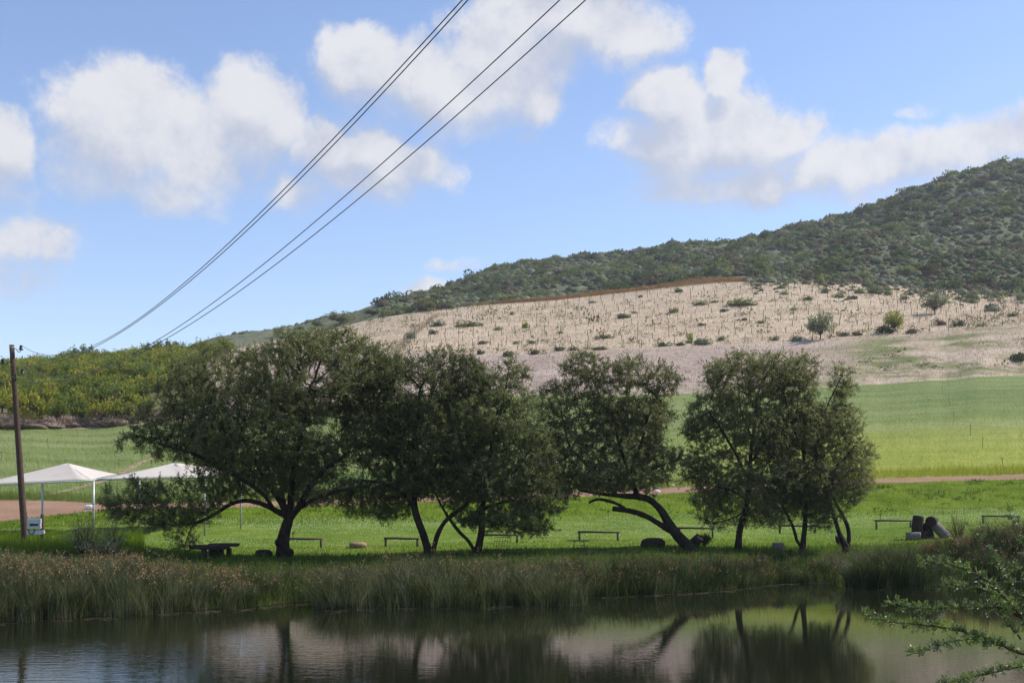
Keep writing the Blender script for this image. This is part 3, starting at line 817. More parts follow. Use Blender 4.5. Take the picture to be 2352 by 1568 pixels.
    tree('thorn_tree', 'sparse tree with two bent stems over a split log, beside the sprawling log pile', 64.3,
         [[(1945, 1253, .27), (1930, 1225, .17), (1915, 1186, .15), (1900, 1150, .13), (1885, 1110, .11), (1872, 1050, .09), (1878, 990, .08), (1900, 930, .06), (1930, 870, .035)],
          [(1948, 1250, .2), (1951, 1230, .15), (1948, 1205, .14), (1935, 1180, .12), (1918, 1152, .10), (1910, 1110, .08), (1925, 1060, .05)],
          [(1876, 1030, .06), (1850, 960, .05, 1), (1850, 900, .03, 1.4)],
          [(1905, 1095, .06), (1950, 1040, .045, -.6), (1985, 1000, .03, -.8)]],
         [(1934, 876, 34, 44, .3, .8), (1936, 975, 50, 50), (1935, 1065, 62, 48), (1885, 1130, 68, 42), (1880, 985, 60, 66), (1950, 1130, 40, 44), (1972, 1050, 42, 38), (1960, 1100, 50, 40), (1890, 1185, 50, 22)],
         17, 2700, leaf='acacia_olive', leaf_n=9, bare_row=1225)


waterside_trees()


# ------------------------------------------------------------------ utility pole and wires
def pole_and_wires():
    Yp = 59.0
    foot = P(58, 1243, Yp); top = P(27, 792, Yp); g = float(gz(foot[0], foot[1])); foot[2] = g
    r = empty('utility_pole', tuple(foot), 'tall leaning wooden power pole with three hooked insulators by the white canopies', 'power pole')
    rel = lambda q: Vector(q) - Vector(foot)
    mb = MB(); pts = [rel(foot) - Vector((0, 0, .5))] + [rel(foot).lerp(rel(top), k / 10) for k in range(11)]
    mb.tube(pts, [.185] + [.178 - .0055 * k for k in range(11)], 14, wob=.03, seed=3); mb.build('shaft', MAT['pole_wood'], r, True)
    MB().tube([rel(foot).lerp(rel(top), .985), rel(foot).lerp(rel(top), .989)], .142, 14).build('band', MAT['steel'], r)
    ins = {'A': (48.5, 799, 33, 801), 'B': (6, 831, 24, 830), 'C': (51.5, 853, 36, 854)}
    for k, (ax, ay, bx, by) in ins.items():
        a = rel(P(ax, ay, Yp)); b = rel(P(bx, by, Yp)); b.y -= .02
        s = 1 if a.x > b.x else -1; low = min(a.z, b.z) - .18
        mb = MB(); mb.tube([b, b + Vector((s * .10, 0, .0)), Vector((b.x + s * .17, b.y, low + .07)), Vector(((a.x + b.x) / 2 + s * .04, b.y, low)), Vector((a.x - s * .04, b.y, low + .03)), Vector((a.x, b.y, a.z - .12)), Vector((a.x, b.y, a.z))], .018, 8)
        hk = mb.build('hook', MAT['rust'], r, True)
        mb = MB(); c = Vector((a.x, b.y, a.z))
        mb.tube([c + Vector((0, 0, z)) for z in (-.12, -.10, -.04, 0, .03, .05, .09, .11, .14, .15)], [.06, .12, .10, .06, .055, .085, .085, .05, .045, .02], 14)
        mb.build('insulator', MAT['insulator'], hk, True)
    # wires: fitted sagging spans that run on to the next pole behind the viewer
    W = {'A': [(52, 797), (85, 808), (120, 814), (155, 813), (184, 804), (219, 793), (278, 765), (311, 735), (594, 490), (951, 122.5), (1062, 0)],
         'B': [(24, 835), (40, 841), (68, 842.5), (112, 836), (160, 822), (184, 812), (234, 785), (324, 735), (964, 122.5), (1075, 0)],
         'C': [(55, 848), (90, 859), (138, 863), (184, 858), (250, 841), (312, 810), (431, 735), (1155, 122), (1287, 0)],
         'D': [(26, 862), (36, 867), (70, 876), (96, 878), (140, 875), (184, 863), (219, 852), (328, 807), (454, 735), (1164, 164), (1345, 0)]}
    lab = {'A': 'uppermost power line running from the top hook of the pole', 'B': 'power line from the pole side, second below the topmost hook',
           'C': 'power line running from the lowest hook of the pole', 'D': 'lowest power line, fixed to the pole shaft under the hooks'}
    Ye = 14.0
    for k, q in W.items():
        q = np.array(q, float); X0 = (q[0, 0] - CX) / F * Yp; Xe = (q[-1, 0] - CX) / F * Ye; dx, dy = Xe - X0, Ye - Yp
        u = (q[:, 0] - CX) / F; t = (u * Yp - X0) / (dx - u * dy); Y = Yp + t * dy; z = H + (HY - q[:, 1]) / F * Y
        c = np.polyfit(t, z, 3, w=F / Y); tt = np.linspace(0, 1.5, 90)
        zz = np.polyval(c, np.minimum(tt, 1.0)) + np.maximum(tt - 1, 0) * np.polyval(np.polyder(c), 1.0)
        pts = [Vector((X0 + s * dx, Yp + s * dy, zv)) for s, zv in zip(tt, zz)]
        mb = MB(); mb.tube([p - pts[0] for p in pts], [.0078 + .0060 * (1 - min(1, s)) for s in tt], 6)
        o = mb.build('power_line', MAT['wire'], None, True, loc=pts[0]); tag(o, lab[k], 'power line', 'power lines strung to the pole')
    # meter box on the post beside the pole
    Yb = 58.6
    w0, w1 = P(98, 1236, Yb), P(97, 1180, Yb); w0[2] = float(gz(w0[0], w0[1]))
    ro = empty('wooden_post', tuple(w0), 'short weathered wooden post holding grey meter boards beside the power pole', 'post')
    mb = MB(); mb.tube([Vector((0, 0, -.4)), Vector((-.01, 0, .6)), Vector(w1 - w0) + Vector((0, 0, -.06)), Vector(w1 - w0)], [.10, .095, .085, .06], 10, wob=.06); mb.build('shaft', MAT['pole_wood'], ro, True)
    me = empty('meter_box', tuple(P(79, 1205, Yb - .18)), 'grey metal meter box with a brown strip, between pole and wooden post', 'meter box')
    MB().box((0, 0, .2), (.70, .12, .26)).build('cover', MAT['box_paint'], me)
    MB().box((0, .015, .005), (.56, .10, .115)).build('strip', MAT['pole_wood'], me)
    MB().box((0, 0, -.12), (.70, .12, .12)).build('cover', MAT['box_paint'], me)
    for sx in (-.3, .27): MB().box((sx + .02, -.01, .005), (.10, .11, .10)).build('clip', MAT['cream_paint'], me)
    for sx in (-.24, .24): MB().tube([Vector((sx, -.075, .22)), Vector((sx, -.055, .22))], .018, 8).build('bolt', MAT['black'], me)
    mb = MB(); mb.tube([Vector((.0, 0, -.17)), Vector((-.01, 0, -.32)), Vector((-.10, 0, -.46)), Vector((-.22, 0, -.46)), Vector((-.31, 0, -.34)), Vector((-.33, 0, -.1)), Vector((-.36, 0, .35)), Vector((-.41, 0, .62))], .022, 8); mb.build('cable', MAT['black'], me, True)
    lo = empty('cross_board', tuple(P(80, 1222, Yb - .12)), 'plain grey board fixed low between power pole and wooden post', 'board')
    MB().box((0, 0, 0), (.80, .05, .20)).build('board', MAT['box_paint'], lo)
    MB().box((.46, .02, .02), (.07, .06, .17)).build('end_plate', MAT['white'], lo)


pole_and_wires()


# ------------------------------------------------------------------ shade canopies
def canopy(label, A, B, C, peak, posts):
    A, B, C = (np.array(q) for q in (A, B, C)); D = A + C - B; ctr = (A + B + C + D) / 4
    base = ctr.copy(); base[2] = float(gz(ctr[0], ctr[1]))
    r = empty('shade_canopy', tuple(base), label, 'shade canopy', 'white shade canopies on steel posts')
    peak = np.array(peak); me_v = []; faces = []; n = 10
    # four cloth faces, sagging a little between ridge and eave
    cr = [A, B, C, D]; thick = np.array((0, 0, .02))
    for k in range(4):
        a, b = cr[k], cr[(k + 1) % 4]; o = len(me_v)
        for i in range(n + 1):
            for j in range(n + 1):
                t = i / n; e = a + (b - a) * (j / n); q = peak + (e - peak) * t
                sag = .09 * math.sin(math.pi * t) * (.35 + .65 * math.sin(math.pi * j / n)); q = q - np.array((0, 0, sag)); 
                q = q + (ctr - q) * (.03 * math.sin(math.pi * j / n) * t)
                me_v.append(tuple(q - base))
        for i in range(n):
            for j in range(n):
                p0 = o + i * (n + 1) + j
                faces.append((p0, p0 + n + 1, p0 + n + 2, p0 + 1) if i else (p0, p0 + n + 1, p0 + n + 2))
    mb = MB(); mb.add(me_v, faces); o = mb.build('cloth', MAT['canvas'], r, True); md = o.modifiers.new('thickness', 'SOLIDIFY'); md.thickness = .015
    for k in range(4):
        a, b = cr[k] - base, cr[(k + 1) % 4] - base; MB().tube([Vector(a) - Vector((0, 0, .06)), Vector((a + b) / 2) - Vector((0, 0, .07)), Vector(b) - Vector((0, 0, .06))], .035, 8).build('eave_rail', MAT['steel'], r, True)
        MB().tube([Vector(cr[k] - base) - Vector((0, 0, .05)), Vector(peak - base) - Vector((0, 0, .06))], .028, 8).build('rafter', MAT['steel'], r, True)
    for q in posts:
        q = np.array(q); z = float(gz(q[0], q[1])) - .2
        MB().tube([Vector((q[0] - base[0], q[1] - base[1], z - base[2])), Vector(q - base) - Vector((0, 0, .07))], .062, 12).build('post', MAT['steel'], r, True)


def canopies():
    A, B, C = P(-70, 1114, 66.5), P(206, 1101, 66), P(268, 1088, 73)
    canopy('white pyramid shade canopy with its whole peak clear of the trees, beside the power pole', A, B, C, P(156, 1063, 69), [P(97, 1107, 66.4), B + (0.15, .2, 0)])
    A, B, C = P(222, 1100, 67), P(470, 1092, 68.5), P(540, 1079, 76)
    canopy('white pyramid shade canopy half hidden behind the broadest tree', A, B, C, P(402, 1062, 72), [P(320, 1097, 67.7), B, P(553, 1090, 73)])


canopies()


# ------------------------------------------------------------------ benches, table, logs and small things on the lawn
def lawn_things():
    def tube_obj(name, pts, r, m, parent, n=10, wob=.05, seed=0): return MB().tube([Vector(p) for p in pts], r, n, wob=wob, seed=seed).build(name, MAT[m], parent, True)
    benches = [((650, 1258), (735, 1257), 'low rail bench ending at the burred trunk of the broadest tree'),
               ((886, 1255), (960, 1253), 'low rail bench between the flat stone and the two-stemmed tree'),
               ((1106, 1248), (1188, 1247), 'low rail bench behind the leaning wire grid'),
               ((1331, 1240), (1418, 1239), 'low rail bench behind the round-topped metal stand'),
               ((1560, 1231), (1635, 1230), 'low rail bench behind the foot of the leaning tree'),
               ((1791, 1225), (1874, 1223), 'low rail bench behind the V-stemmed tree'),
               ((2013, 1215), (2095, 1212), 'low rail bench standing against the log pile'),
               ((2258, 1203), (2336, 1199), 'low rail bench half behind the brown shrubby grass, past the log pile')]
    for i, (a, b, lab) in enumerate(benches):
        A = hit(*a); B = hit(*b); A[1] = B[1] = (A[1] + B[1]) / 2; A[0] = (a[0] - CX) * A[1] / F; B[0] = (b[0] - CX) * B[1] / F
        B[1] += random.Random(i).uniform(-.5, .5)
        za, zb = float(gz(A[0], A[1])), float(gz(B[0], B[1])); top = max(za, zb) + .46
        r = empty('rail_bench', (float((A[0] + B[0]) / 2), float((A[1] + B[1]) / 2), (za + zb) / 2), lab, 'bench', 'low rail benches on the lawn')
        c = Vector(r.location)
        for q, z in ((A, za), (B, zb)): MB().tube([Vector((q[0], q[1], z - .15)) - c, Vector((q[0], q[1], top - .03)) - c], .066, 10, wob=.05, seed=i).build('leg', MAT['rail_wood'], r, True)
        d = Vector(B - A).normalized(); d.z = 0
        p0 = Vector((A[0], A[1], top)) - c - d * .10; p1 = Vector((B[0], B[1], top)) - c + d * .10
        MB().tube([p0, p0.lerp(p1, .33) + Vector((0, 0, .012)), p0.lerp(p1, .66) - Vector((0, 0, .01)), p1], [.062, .066, .064, .058], 10, wob=.05, seed=i + 9).build('rail', MAT['rail_wood'], r, True)
    # slab table on four log legs
    Yt = 57.0
    legs = [(469, Yt - .4), (487, Yt + .5), (508, Yt + .1), (526, Yt + .7)]; g = [float(gz((px - CX) * y / F, y)) for px, y in legs]
    c = P(493, 1280, Yt); c[2] = min(g); r = empty('slab_table', tuple(c), 'dark rough-hewn slab table on log legs at the reed edge', 'table')
    for i, (px, y) in enumerate(legs):
        x = (px - CX) * y / F; ztop = H + (HY - 1258) * y / F
        MB().tube([Vector((x, y, g[i] - .15)) - Vector(c), Vector((x, y, ztop)) - Vector(c)], [.15, .135], 10, wob=.06, seed=i).build('leg', MAT['dark_wood'], r, True)
    def slab(name, pts, th, m, seed):
        rn = random.Random(seed); n = len(pts); top = [Vector(p) + Vector((0, 0, rn.uniform(-.012, .02))) for p in pts]; mid = sum(top, Vector()) / n
        vs = [mid + Vector((0, 0, .03))] + top + [p + (p - mid) * .03 - Vector((0, 0, th * .5)) for p in top] + [p - (p - mid) * .05 - Vector((0, 0, th)) for p in top] + [mid - Vector((0, 0, th))]; f = []
        for k in range(n):
            j = (k + 1) % n; f += [(0, 1 + k, 1 + j), (1 + k, 1 + n + k, 1 + n + j, 1 + j), (1 + n + k, 1 + 2 * n + k, 1 + 2 * n + j, 1 + n + j), (1 + 3 * n, 1 + 2 * n + j, 1 + 2 * n + k)]
        return MB().add(vs, f).build(name, MAT[m], r)
    def outline(px0, px1, y, w, z, seed, n=18):
        rn = random.Random(seed); x0, x1 = (px0 - CX) * y / F, (px1 - CX) * y / F; o = []
        for k in range(n):
            t = 2 * math.pi * k / n; ce, se = math.cos(t), math.sin(t); ce = math.copysign(abs(ce) ** .55, ce); se = math.copysign(abs(se) ** .7, se)
            o.append(Vector(((x0 + x1) / 2 + ce * (x1 - x0) / 2, y + se * w / 2 * rn.uniform(.88, 1.1), z)) - Vector(c))
        return o
    zt = H + (HY - 1252) * Yt / F
    slab('slab', outline(437, 527, Yt - .1, 1.0, zt + .02, 1), .20, 'dark_wood', 1)
    slab('slab', outline(480, 549, Yt + .45, .9, zt + .075, 2), .16, 'dark_wood', 2)
    b = r; mb = MB(); q = Vector(P(484, 1246, Yt) - c)
    tw = empty('dry_twig', tuple(Vector(c) + q - Vector((0, 0, .02))), 'small forked dry twig lying on the slab table', 'twig')
    MB().tube([Vector((0, 0, .03)), Vector((.12, 0, .1)), Vector((.26, .02, .2))], [.014, .012, .006], 6).build('stem', MAT['dark_wood'], tw)
    MB().tube([Vector((0, 0, .03)), Vector((-.14, 0, .1)), Vector((-.27, 0, .16))], [.012, .01, .005], 6).build('stem', MAT['dark_wood'], tw)

    def rock(name, px, py, size, m, label, cat, seed, rz=0, group=None, sub=6):
        q = hit(px, py); rng = np.random.default_rng(seed); th = np.linspace(0, np.pi, sub + 2); ph = np.linspace(0, 2 * np.pi, 15)[:-1]
        T, Ph = np.meshgrid(th, ph, indexing='ij'); d = np.stack((np.sin(T) * np.cos(Ph), np.sin(T) * np.sin(Ph), np.cos(T)), -1); d = np.sign(d) * np.abs(d) ** .75
        d = d * (.78 + .5 * fbm2(d[..., 0] * 1.7 + seed * 3.1, d[..., 2] * 1.7 + d[..., 1] * 1.3, seed, 3))[..., None] * np.array(size) / 2; d[..., 2] += size[2] * .38
        R_, C_ = T.shape; idx = np.arange(T.size).reshape(T.shape); nx = np.roll(idx, -1, 1)
        o = obj(name, mesh_np(name, d, np.stack((idx[:-1], nx[:-1], nx[1:], idx[1:]), -1).reshape(-1, 4), MAT[m], smooth=False), loc=q); o.rotation_euler.z = rz
        return tag(o, label, cat, group)
    rock('flat_stone', 822, 1257, (1.0, .7, .34), 'stone', 'flat brown stone lying alone on the mown lawn', 'stone', 2)
    rock('dark_log', 1500, 1257, (1.35, .9, .62), 'dark_wood', 'rounded blackened hollow log beside the leaning tree', 'log', 5)
    rock('dark_stone', 1222 * .0 + 606, 1278, (.9, .6, .42), 'dark_wood', 'small dark mossy lump left of the burred trunk', 'stone', 6)
    for i, (px, py, s, lab) in enumerate([(205, 1169, .5, 'white stone beside the steel canopy posts at the road edge'), (1510, 1131, .35, 'white stone by the dirt road behind the leaning tree'), (1545, 1117, .3, 'small white stone on the dirt road between two trees')]):
        rock('white_stone', px, py, (s * 1.5, s, s * .8), 'white_stone', lab, 'stone', 20 + i, .3 * i)
    # sawn stump and log pile
    q = hit(1786, 1262); st = empty('sawn_stump', tuple(q), 'squat grey sawn stump standing alone at the bank edge', 'stump')
    MB().tube([Vector((0, 0, -.15)), Vector((0, 0, .1)), Vector((.01, 0, .36)), Vector((.01, 0, .40))], [.38, .35, .34, .32], 16, wob=.07, seed=4).build('bole', MAT['grey_wood'], st, True); bo = st.children[0]
    MB().tube([Vector((.01, 0, .40)), Vector((.01, 0, .412))], [.31, .30], 16, wob=.05, seed=4).build('cut_face', MAT['cut_wood'], bo)
    q = hit(1597, 1256); st = empty('sawn_stump', tuple(q), 'dark stub with a round cut face at the foot of the leaning tree', 'stump')
    MB().tube([Vector((-.1, .2, -.1)), Vector((0, .1, .3)), Vector((.22, -.15, .55))], [.33, .30, .26], 14, wob=.08, seed=9).build('bole', MAT['dark_wood'], st, True); bo = st.children[0]
    MB().tube([Vector((.22, -.15, .55)), Vector((.228, -.157, .562))], [.25, .245], 14, wob=.04, seed=9).build('cut_face', MAT['cut_wood'], bo)
    Yl = 69.0
    def log(px, py, L, rad, d, m, label, dy=0.0, seed=0):
        q = P(px, py, Yl + dy); d = Vector(d).normalized(); r = empty('cut_log', tuple(q), label, 'log', 'logs of the log pile')
        a, b = -d * L / 2, d * L / 2
        MB().tube([a, a.lerp(b, .1), a.lerp(b, .5), a.lerp(b, .9), b], [rad * .96, rad, rad * 1.03, rad, rad * .95], 16, wob=.05, seed=seed).build('bole', MAT[m], r, True); bo = r.children[0]
        for e, s in ((a, -1), (b, 1)): MB().tube([e + d * s * .004, e + d * s * .012], [rad * .93, rad * .9], 16, wob=.03, seed=seed).build('cut_face', MAT['dark_wood' if s < 0 else 'cut_wood'], bo)
    log(2108, 1203, 1.0, .34, (.12, .05, 1), 'dark_wood', 'upright dark log on top of the log pile', 0, 1)
    log(2140, 1197, .62, .33, (.55, .83, .03), 'dark_wood', 'round log lying end-on across the top of the pile', .1, 2)
    log(2158, 1217, 1.25, .30, (.62, -.25, -.72), 'grey_wood', 'long grey log sloping down the side of the pile', 0, 3)
    log(2128, 1220, 1.0, .38, (-.25, .2, 1), 'dark_wood', 'thick log standing in the middle of the pile', .5, 4)
    log(2098, 1231, .85, .26, (.95, -.3, .03), 'grey_wood', 'short log lying on the ground at the pile foot', -.4, 5)
    log(2118, 1232, .65, .33, (.06, 0, 1), 'dark_wood', 'squat log block under the upright log', 0, 6)
    q = hit(1936, 1254, 40); r = empty('split_log', tuple(q), 'dark half-split log curving up against the two bent stems', 'log')
    MB().tube([Vector((-.45, -.15, .62)), Vector((-.32, -.15, .38)), Vector((-.1, -.1, .16)), Vector((.25, -.05, .05))], [.05, .19, .25, .2], 12, wob=.07, seed=3).build('bole', MAT['dark_wood'], r, True)
    # wire braai grid and round metal stand
    q = hit(1150, 1268); r = empty('wire_grid', tuple(q), 'rusty wire cooking grid leaning in the grass by the straight trunk', 'grid')
    w, hh = .85, .80; lean = .22
    for i in range(7):
        x = -w / 2 + w * i / 6; MB().tube([Vector((x, 0, .02)), Vector((x + .12, lean, hh))], .011, 6).build('bar', MAT['rust'], r)
    for k in range(4):
        t = .15 + .85 * k / 3; MB().tube([Vector((-w / 2 + .12 * t, lean * t - .015, hh * t)), Vector((w / 2 + .12 * t, lean * t - .015, hh * t))], .012, 6).build('crossbar', MAT['rust'], r)
    q = hit(1330, 1268); r = empty('metal_stand', tuple(q), 'thin metal stand with a round flat plate on top, beside the pond edge', 'stand')
    MB().tube([Vector((0, 0, .60)), Vector((0, 0, .625))], [.60, .58], 20).build('plate', MAT['rust'], r)
    for (sx, sy) in ((-.32, -.2), (.32, -.2), (.3, .25), (-.3, .25)): MB().tube([Vector((sx * 1.1, sy, -.1)), Vector((sx * .8, sy, .6))], .013, 6).build('leg', MAT['rust'], r)
    for z in (.2, .38): MB().tube([Vector((-.33, -.21, z)), Vector((.33, -.21, z))], .011, 6).build('crossbar', MAT['rust'], r)
    # low wooden edging along the bank under the two middle trees
    q0, q1 = hit(1030, 1276), hit(1230, 1274); q = (q0 + q1) / 2; d = Vector(q1 - q0)
    tag(MB().tube([-d / 2, Vector((0, 0, .03)), d / 2], .10, 10, wob=.08).build('edging_log', MAT['dark_wood'], None, True, loc=Vector(q) + Vector((0, 0, .06))), 'long dark log edging along the bank under the middle trees', 'log')
    q0, q1 = hit(1238, 1273), hit(1420, 1270); q = (q0 + q1) / 2; d = Vector(q1 - q0)
    tag(MB().tube([-d / 2, Vector((0, 0, .02)), d / 2], .07, 10, wob=.08).build('edging_log', MAT['rail_wood'], None, True, loc=Vector(q) + Vector((0, 0, .04))), 'thin brown edging pole along the bank below the metal stand', 'log')
    # sprinklers
    def sprinkler(px, py, h, label, tilt=0.0, head=True):
        q = hit(px, py); r = empty('sprinkler', tuple(q), label, 'sprinkler', 'sprinkler risers')
        tp = Vector((tilt * h, 0, h)); ri = MB().tube([Vector((0, 0, -.1)), tp], .024 if h > .7 else .022, 8).build('riser', MAT['rust'], r)
        if head:
            MB().tube([tp + Vector((-.09, 0, -.01)), tp + Vector((.02, 0, .05)), tp + Vector((.12, 0, .10))], [.022, .04, .015], 8).build('head', MAT['black'], ri)
    for px, py, h, lab, ti in [(672, 1240, .38, 'small sprinkler just behind the burred trunk', .1), (1397, 1186, .36, 'small sprinkler in the lawn beyond the sawn lower limb', .0), (2022, 1194, .40, 'small sprinkler on the lawn behind the log pile bench', 0)]:
        sprinkler(px, py, h, lab, ti)
    sprinkler(2040, 1124, .45, 'bare peg at the road edge on the embankment', 0, False)
    risers = [(2305, 1081, 1.15, -.12), (2256, 1031, 1.2, .06), (2229, 1000, 1.2, 0), (2192, 968, 1.2, -.1), (2181, 930, 1.2, -.1), (2165, 903, 1.2, -.1), (2178, 886, 1.2, 0), (2206, 868, 1.2, 0), (3, 1060, 1.1, 0), (111, 1027, 1.1, -.12), (180, 1001, 1.1, -.25)]
    words = ['tall irrigation riser with a branched head, first above the dirt road', 'irrigation riser second above the dirt road', 'irrigation riser with a dull orange cap among yellow flowers', 'irrigation riser leaning in the mid field',
             'irrigation riser in the upper mid field', 'short-looking irrigation riser high in the field', 'irrigation riser just below the top of the field', 'irrigation riser at the upper field edge by the dry grass',
             'irrigation riser in the field beyond the power pole', 'tilted irrigation riser above the first white canopy', 'strongly tilted irrigation riser near the brush heap']
    for (px, py, h, ti), lab in zip(risers, words): sprinkler(px, py, h, lab, ti)


lawn_things()


# ------------------------------------------------------------------ grass, reeds, flowers (uncountable)
def grasses():
    rng = np.random.default_rng(5)
    def scatter(n, px0, px1, a, b, power=1.0):
        """ground points between land boundaries a and b (fractions of the boundary index)"""
        px = rng.uniform(px0, px1, n); Ys, _ = bounds(px); t = rng.uniform(0, 1, n) ** power
        def at(k):
            i = int(math.floor(k)); f = k - i
            return Ys[i] * (1 - f) + Ys[i + 1] * f if f else Ys[i]
        Y = at(a) + (at(b) - at(a)) * t; X = (px - CX) * Y / F
        return np.stack((X, Y, gz(X, Y)), 1), px
    # lush dark grass on the pond bank
    acc = Acc(); p, px = scatter(42000, -150, 2500, 1.0, 3.05)
    tb = np.clip((gz(p[:, 0], p[:, 1]) - .4) / 1.2, 0, 1); h = rng.uniform(.25, .7, len(p)) * (1 - .55 * tb) * np.clip(.5 + 1.2 * fbm2(p[:, 0] * .7, p[:, 1] * .7, 8), .5, 1.4); v, f, _ = blades(p, h, .028, rng.normal(size=(len(p), 2)) * .35, rng, 2); acc.add(v, f)
    tag(obj('bank_grass', acc.mesh('bank_grass', MAT['bank_grass'])), 'dark tussocky grass covering the pond bank', 'grass', kind='stuff')
    # fringe where the lawn meets the bank, and rough lawn
    acc = Acc(); p, px = scatter(26000, -150, 2500, 2.9, 3.25, 1.4); v, f, _ = blades(p, rng.uniform(.06, .20, len(p)), .025, rng.normal(size=(len(p), 2)) * .35, rng, 1); acc.add(v, f)
    p, px = scatter(26000, -150, 2500, 3.8, 5.02); v, f, _ = blades(p, rng.uniform(.08, .30, len(p)) * np.clip(fbm2(p[:, 0] * .4, p[:, 1] * .4, 2) * 2, .4, 1.6), .035, rng.normal(size=(len(p), 2)) * .35, rng, 1); acc.add(v, f)
    p, px = scatter(45000, -150, 2500, 3.0, 4.0); v, f, _ = blades(p, rng.uniform(.03, .09, len(p)), .03, rng.normal(size=(len(p), 2)) * .4, rng, 1); acc.add(v, f)
    p, px = scatter(9000, -150, 330, 2.7, 3.5); v, f, _ = blades(p, rng.uniform(.2, .55, len(p)), .03, rng.normal(size=(len(p), 2)) * .3, rng, 2); acc.add(v, f)
    tag(obj('lawn_grass', acc.mesh('lawn_grass', MAT['lawn_blade'])), 'short fresh grass blades of the lawn and embankment', 'grass', kind='stuff')
    # long field grass
    acc = Acc(); p, px = scatter(110000, -150, 2500, 6.0, 7.0, 1.25); hh = rng.uniform(.2, .5, len(p)); v, f, _ = blades(p, hh, rng.uniform(.02, .04, len(p)), rng.normal(size=(len(p), 2)) * .3 + (-.35, .0), rng, 1); acc.add(v, f)
    p, px = scatter(24000, -150, 2500, 6.0, 6.03); v, f, _ = blades(p, rng.uniform(.4, .85, len(p)), .035, rng.normal(size=(len(p), 2)) * .25 + (-.1, -.1), rng, 1); acc.add(v, f)
    tag(obj('field_grass', acc.mesh('field_grass', MAT['field_blade'])), 'long seeding grass of the green field', 'grass', kind='stuff')
    # pale tasselled grass on the slope
    acc = Acc(); p, px = scatter(110000, 480, 2500, 7.0, 9.0); v, f, _ = blades(p, rng.uniform(.3, .8, len(p)), rng.uniform(.07, .16, len(p)), rng.normal(size=(len(p), 2)) * .3 + (-.2, 0), rng, 1); acc.add(v, f)
    p, px = scatter(14000, -150, 420, 7.03, 7.22); v, f, _ = blades(p, rng.uniform(.5, 1.3, len(p)), .10, rng.normal(size=(len(p), 2)) * .25, rng, 1); acc.add(v, f)
    tag(obj('dry_grass', acc.mesh('dry_grass', MAT['dry_blade'])), 'pale pinkish dry grass of the slope', 'grass', kind='stuff')
    # flowers
    p, px = scatter(26000, -100, 2460, 3.2, 4.0, .7); k = fbm2(p[:, 0] * .12, p[:, 1] * .16, 3); p = p[k > .44]; n = len(p); p[:, 2] += .07
    v, f = leaf_quads(p, rng.normal(size=p.shape) * (1, 1, .2), rng.uniform(.025, .045, n), rng.uniform(.025, .045, n), rng)
    tag(obj('daisies', mesh_np('daisies', v, f, MAT['white'])), 'tiny white daisies dotted over the lawn', 'flowers', kind='stuff')
    p, px = scatter(5200, 1950, 2460, 6.05, 6.55); k = fbm2(p[:, 0] * .1, p[:, 1] * .06, 13); p = p[k > .42]; n = len(p); p[:, 2] += rng.uniform(.35, .6, n)
    v, f = leaf_quads(p, rng.normal(size=p.shape), rng.uniform(.06, .10, n), rng.uniform(.06, .10, n), rng)
    tag(obj('yellow_flowers', mesh_np('yellow_flowers', v, f, MAT['yellow'])), 'small yellow flowers scattered in the long green grass', 'flowers', kind='stuff')

    # reed beds: stems and brown heads
    def reeds(name, label, n, pxr, dy, hgt, lean, heads, seed, dens=None):
        r = np.random.default_rng(seed); px = r.uniform(*pxr, n); Ys, _ = bounds(px); y0 = Ys[1]
        # tussocks
        tc = r.uniform(*pxr, n // 55); td = r.uniform(*dy, n // 55); k = r.integers(0, len(tc), n)
        px = tc[k] + r.normal(size=n) * 9; Ys, _ = bounds(px); Y = Ys[1] + td[k] + r.normal(size=n) * .28; X = (px - CX) * Y / F
        z = np.maximum(gz(X, Y), -.15); hh = hgt(px) * r.uniform(.5, 1.05, n) * (.62 + .55 * vnoise(k * 1.7, k * 0 + 2, seed))
        row = np.interp(px, [0, 330, 400, 430, 560, 720, 760, 1000, 1330, 1480, 1700, 1900, 1960, 2040, 2090, 2165, 2200, 2352], [1272, 1272, 1282, 1290, 1292, 1288, 1278, 1268, 1266, 1256, 1262, 1256, 1238, 1222, 1240, 1240, 1208, 1196]) + (fbm2(px / 25, px * 0 + seed, seed, 3) - .38) * 84
        cap = H + (HY - row) * Y / F - z; hh = np.minimum(hh, np.maximum(cap, .12) * np.where(r.random(n) < .06, r.uniform(1.0, 1.25, n), r.uniform(.72, 1.0, n)))
        away = np.stack(((px - tc[k]) * Y / F, (Y - (Ys[1] + td[k]))), 1) * .5
        ln = away * 1.3 + np.array(lean) + r.normal(size=(n, 2)) * .17 + (r.normal(size=(len(tc), 2)) * (.26, .16))[k]; wild = r.random(n) < .06; ln[wild] += r.normal(size=(wild.sum(), 2)) * .6
        v, f, tip = blades(np.stack((X, Y, z), 1), hh, r.uniform(.012, .027, n), ln, r, 3, .35); acc = Acc(); acc.add(v, f)
        hd = np.nonzero((r.random(n) < heads * .24) & (hh > .62 * np.minimum(hgt(px), np.maximum(cap, .1))))[0]; m = 7; c = np.repeat(tip[hd], m, 0) + r.normal(size=(len(hd) * m, 3)) * (.05, .05, .07)
        v, f = leaf_quads(c, r.normal(size=c.shape) + (0, 0, .3), r.uniform(.05, .11, len(c)), r.uniform(.025, .05, len(c)), r); acc.add(v, f, 1)
        tag(obj(name, acc.mesh(name, [MAT['reed'], MAT['reed_head']])), label, 'reeds', kind='stuff')
    reeds('reed_bed', 'dense reeds with brown heads below the power pole', 18000, (-160, 560), (-.8, 5.5), lambda p: np.interp(p, [200, 330, 430, 560], [2.5, 2.3, 1.75, 1.2]), (.14, -.05), .35, 31)
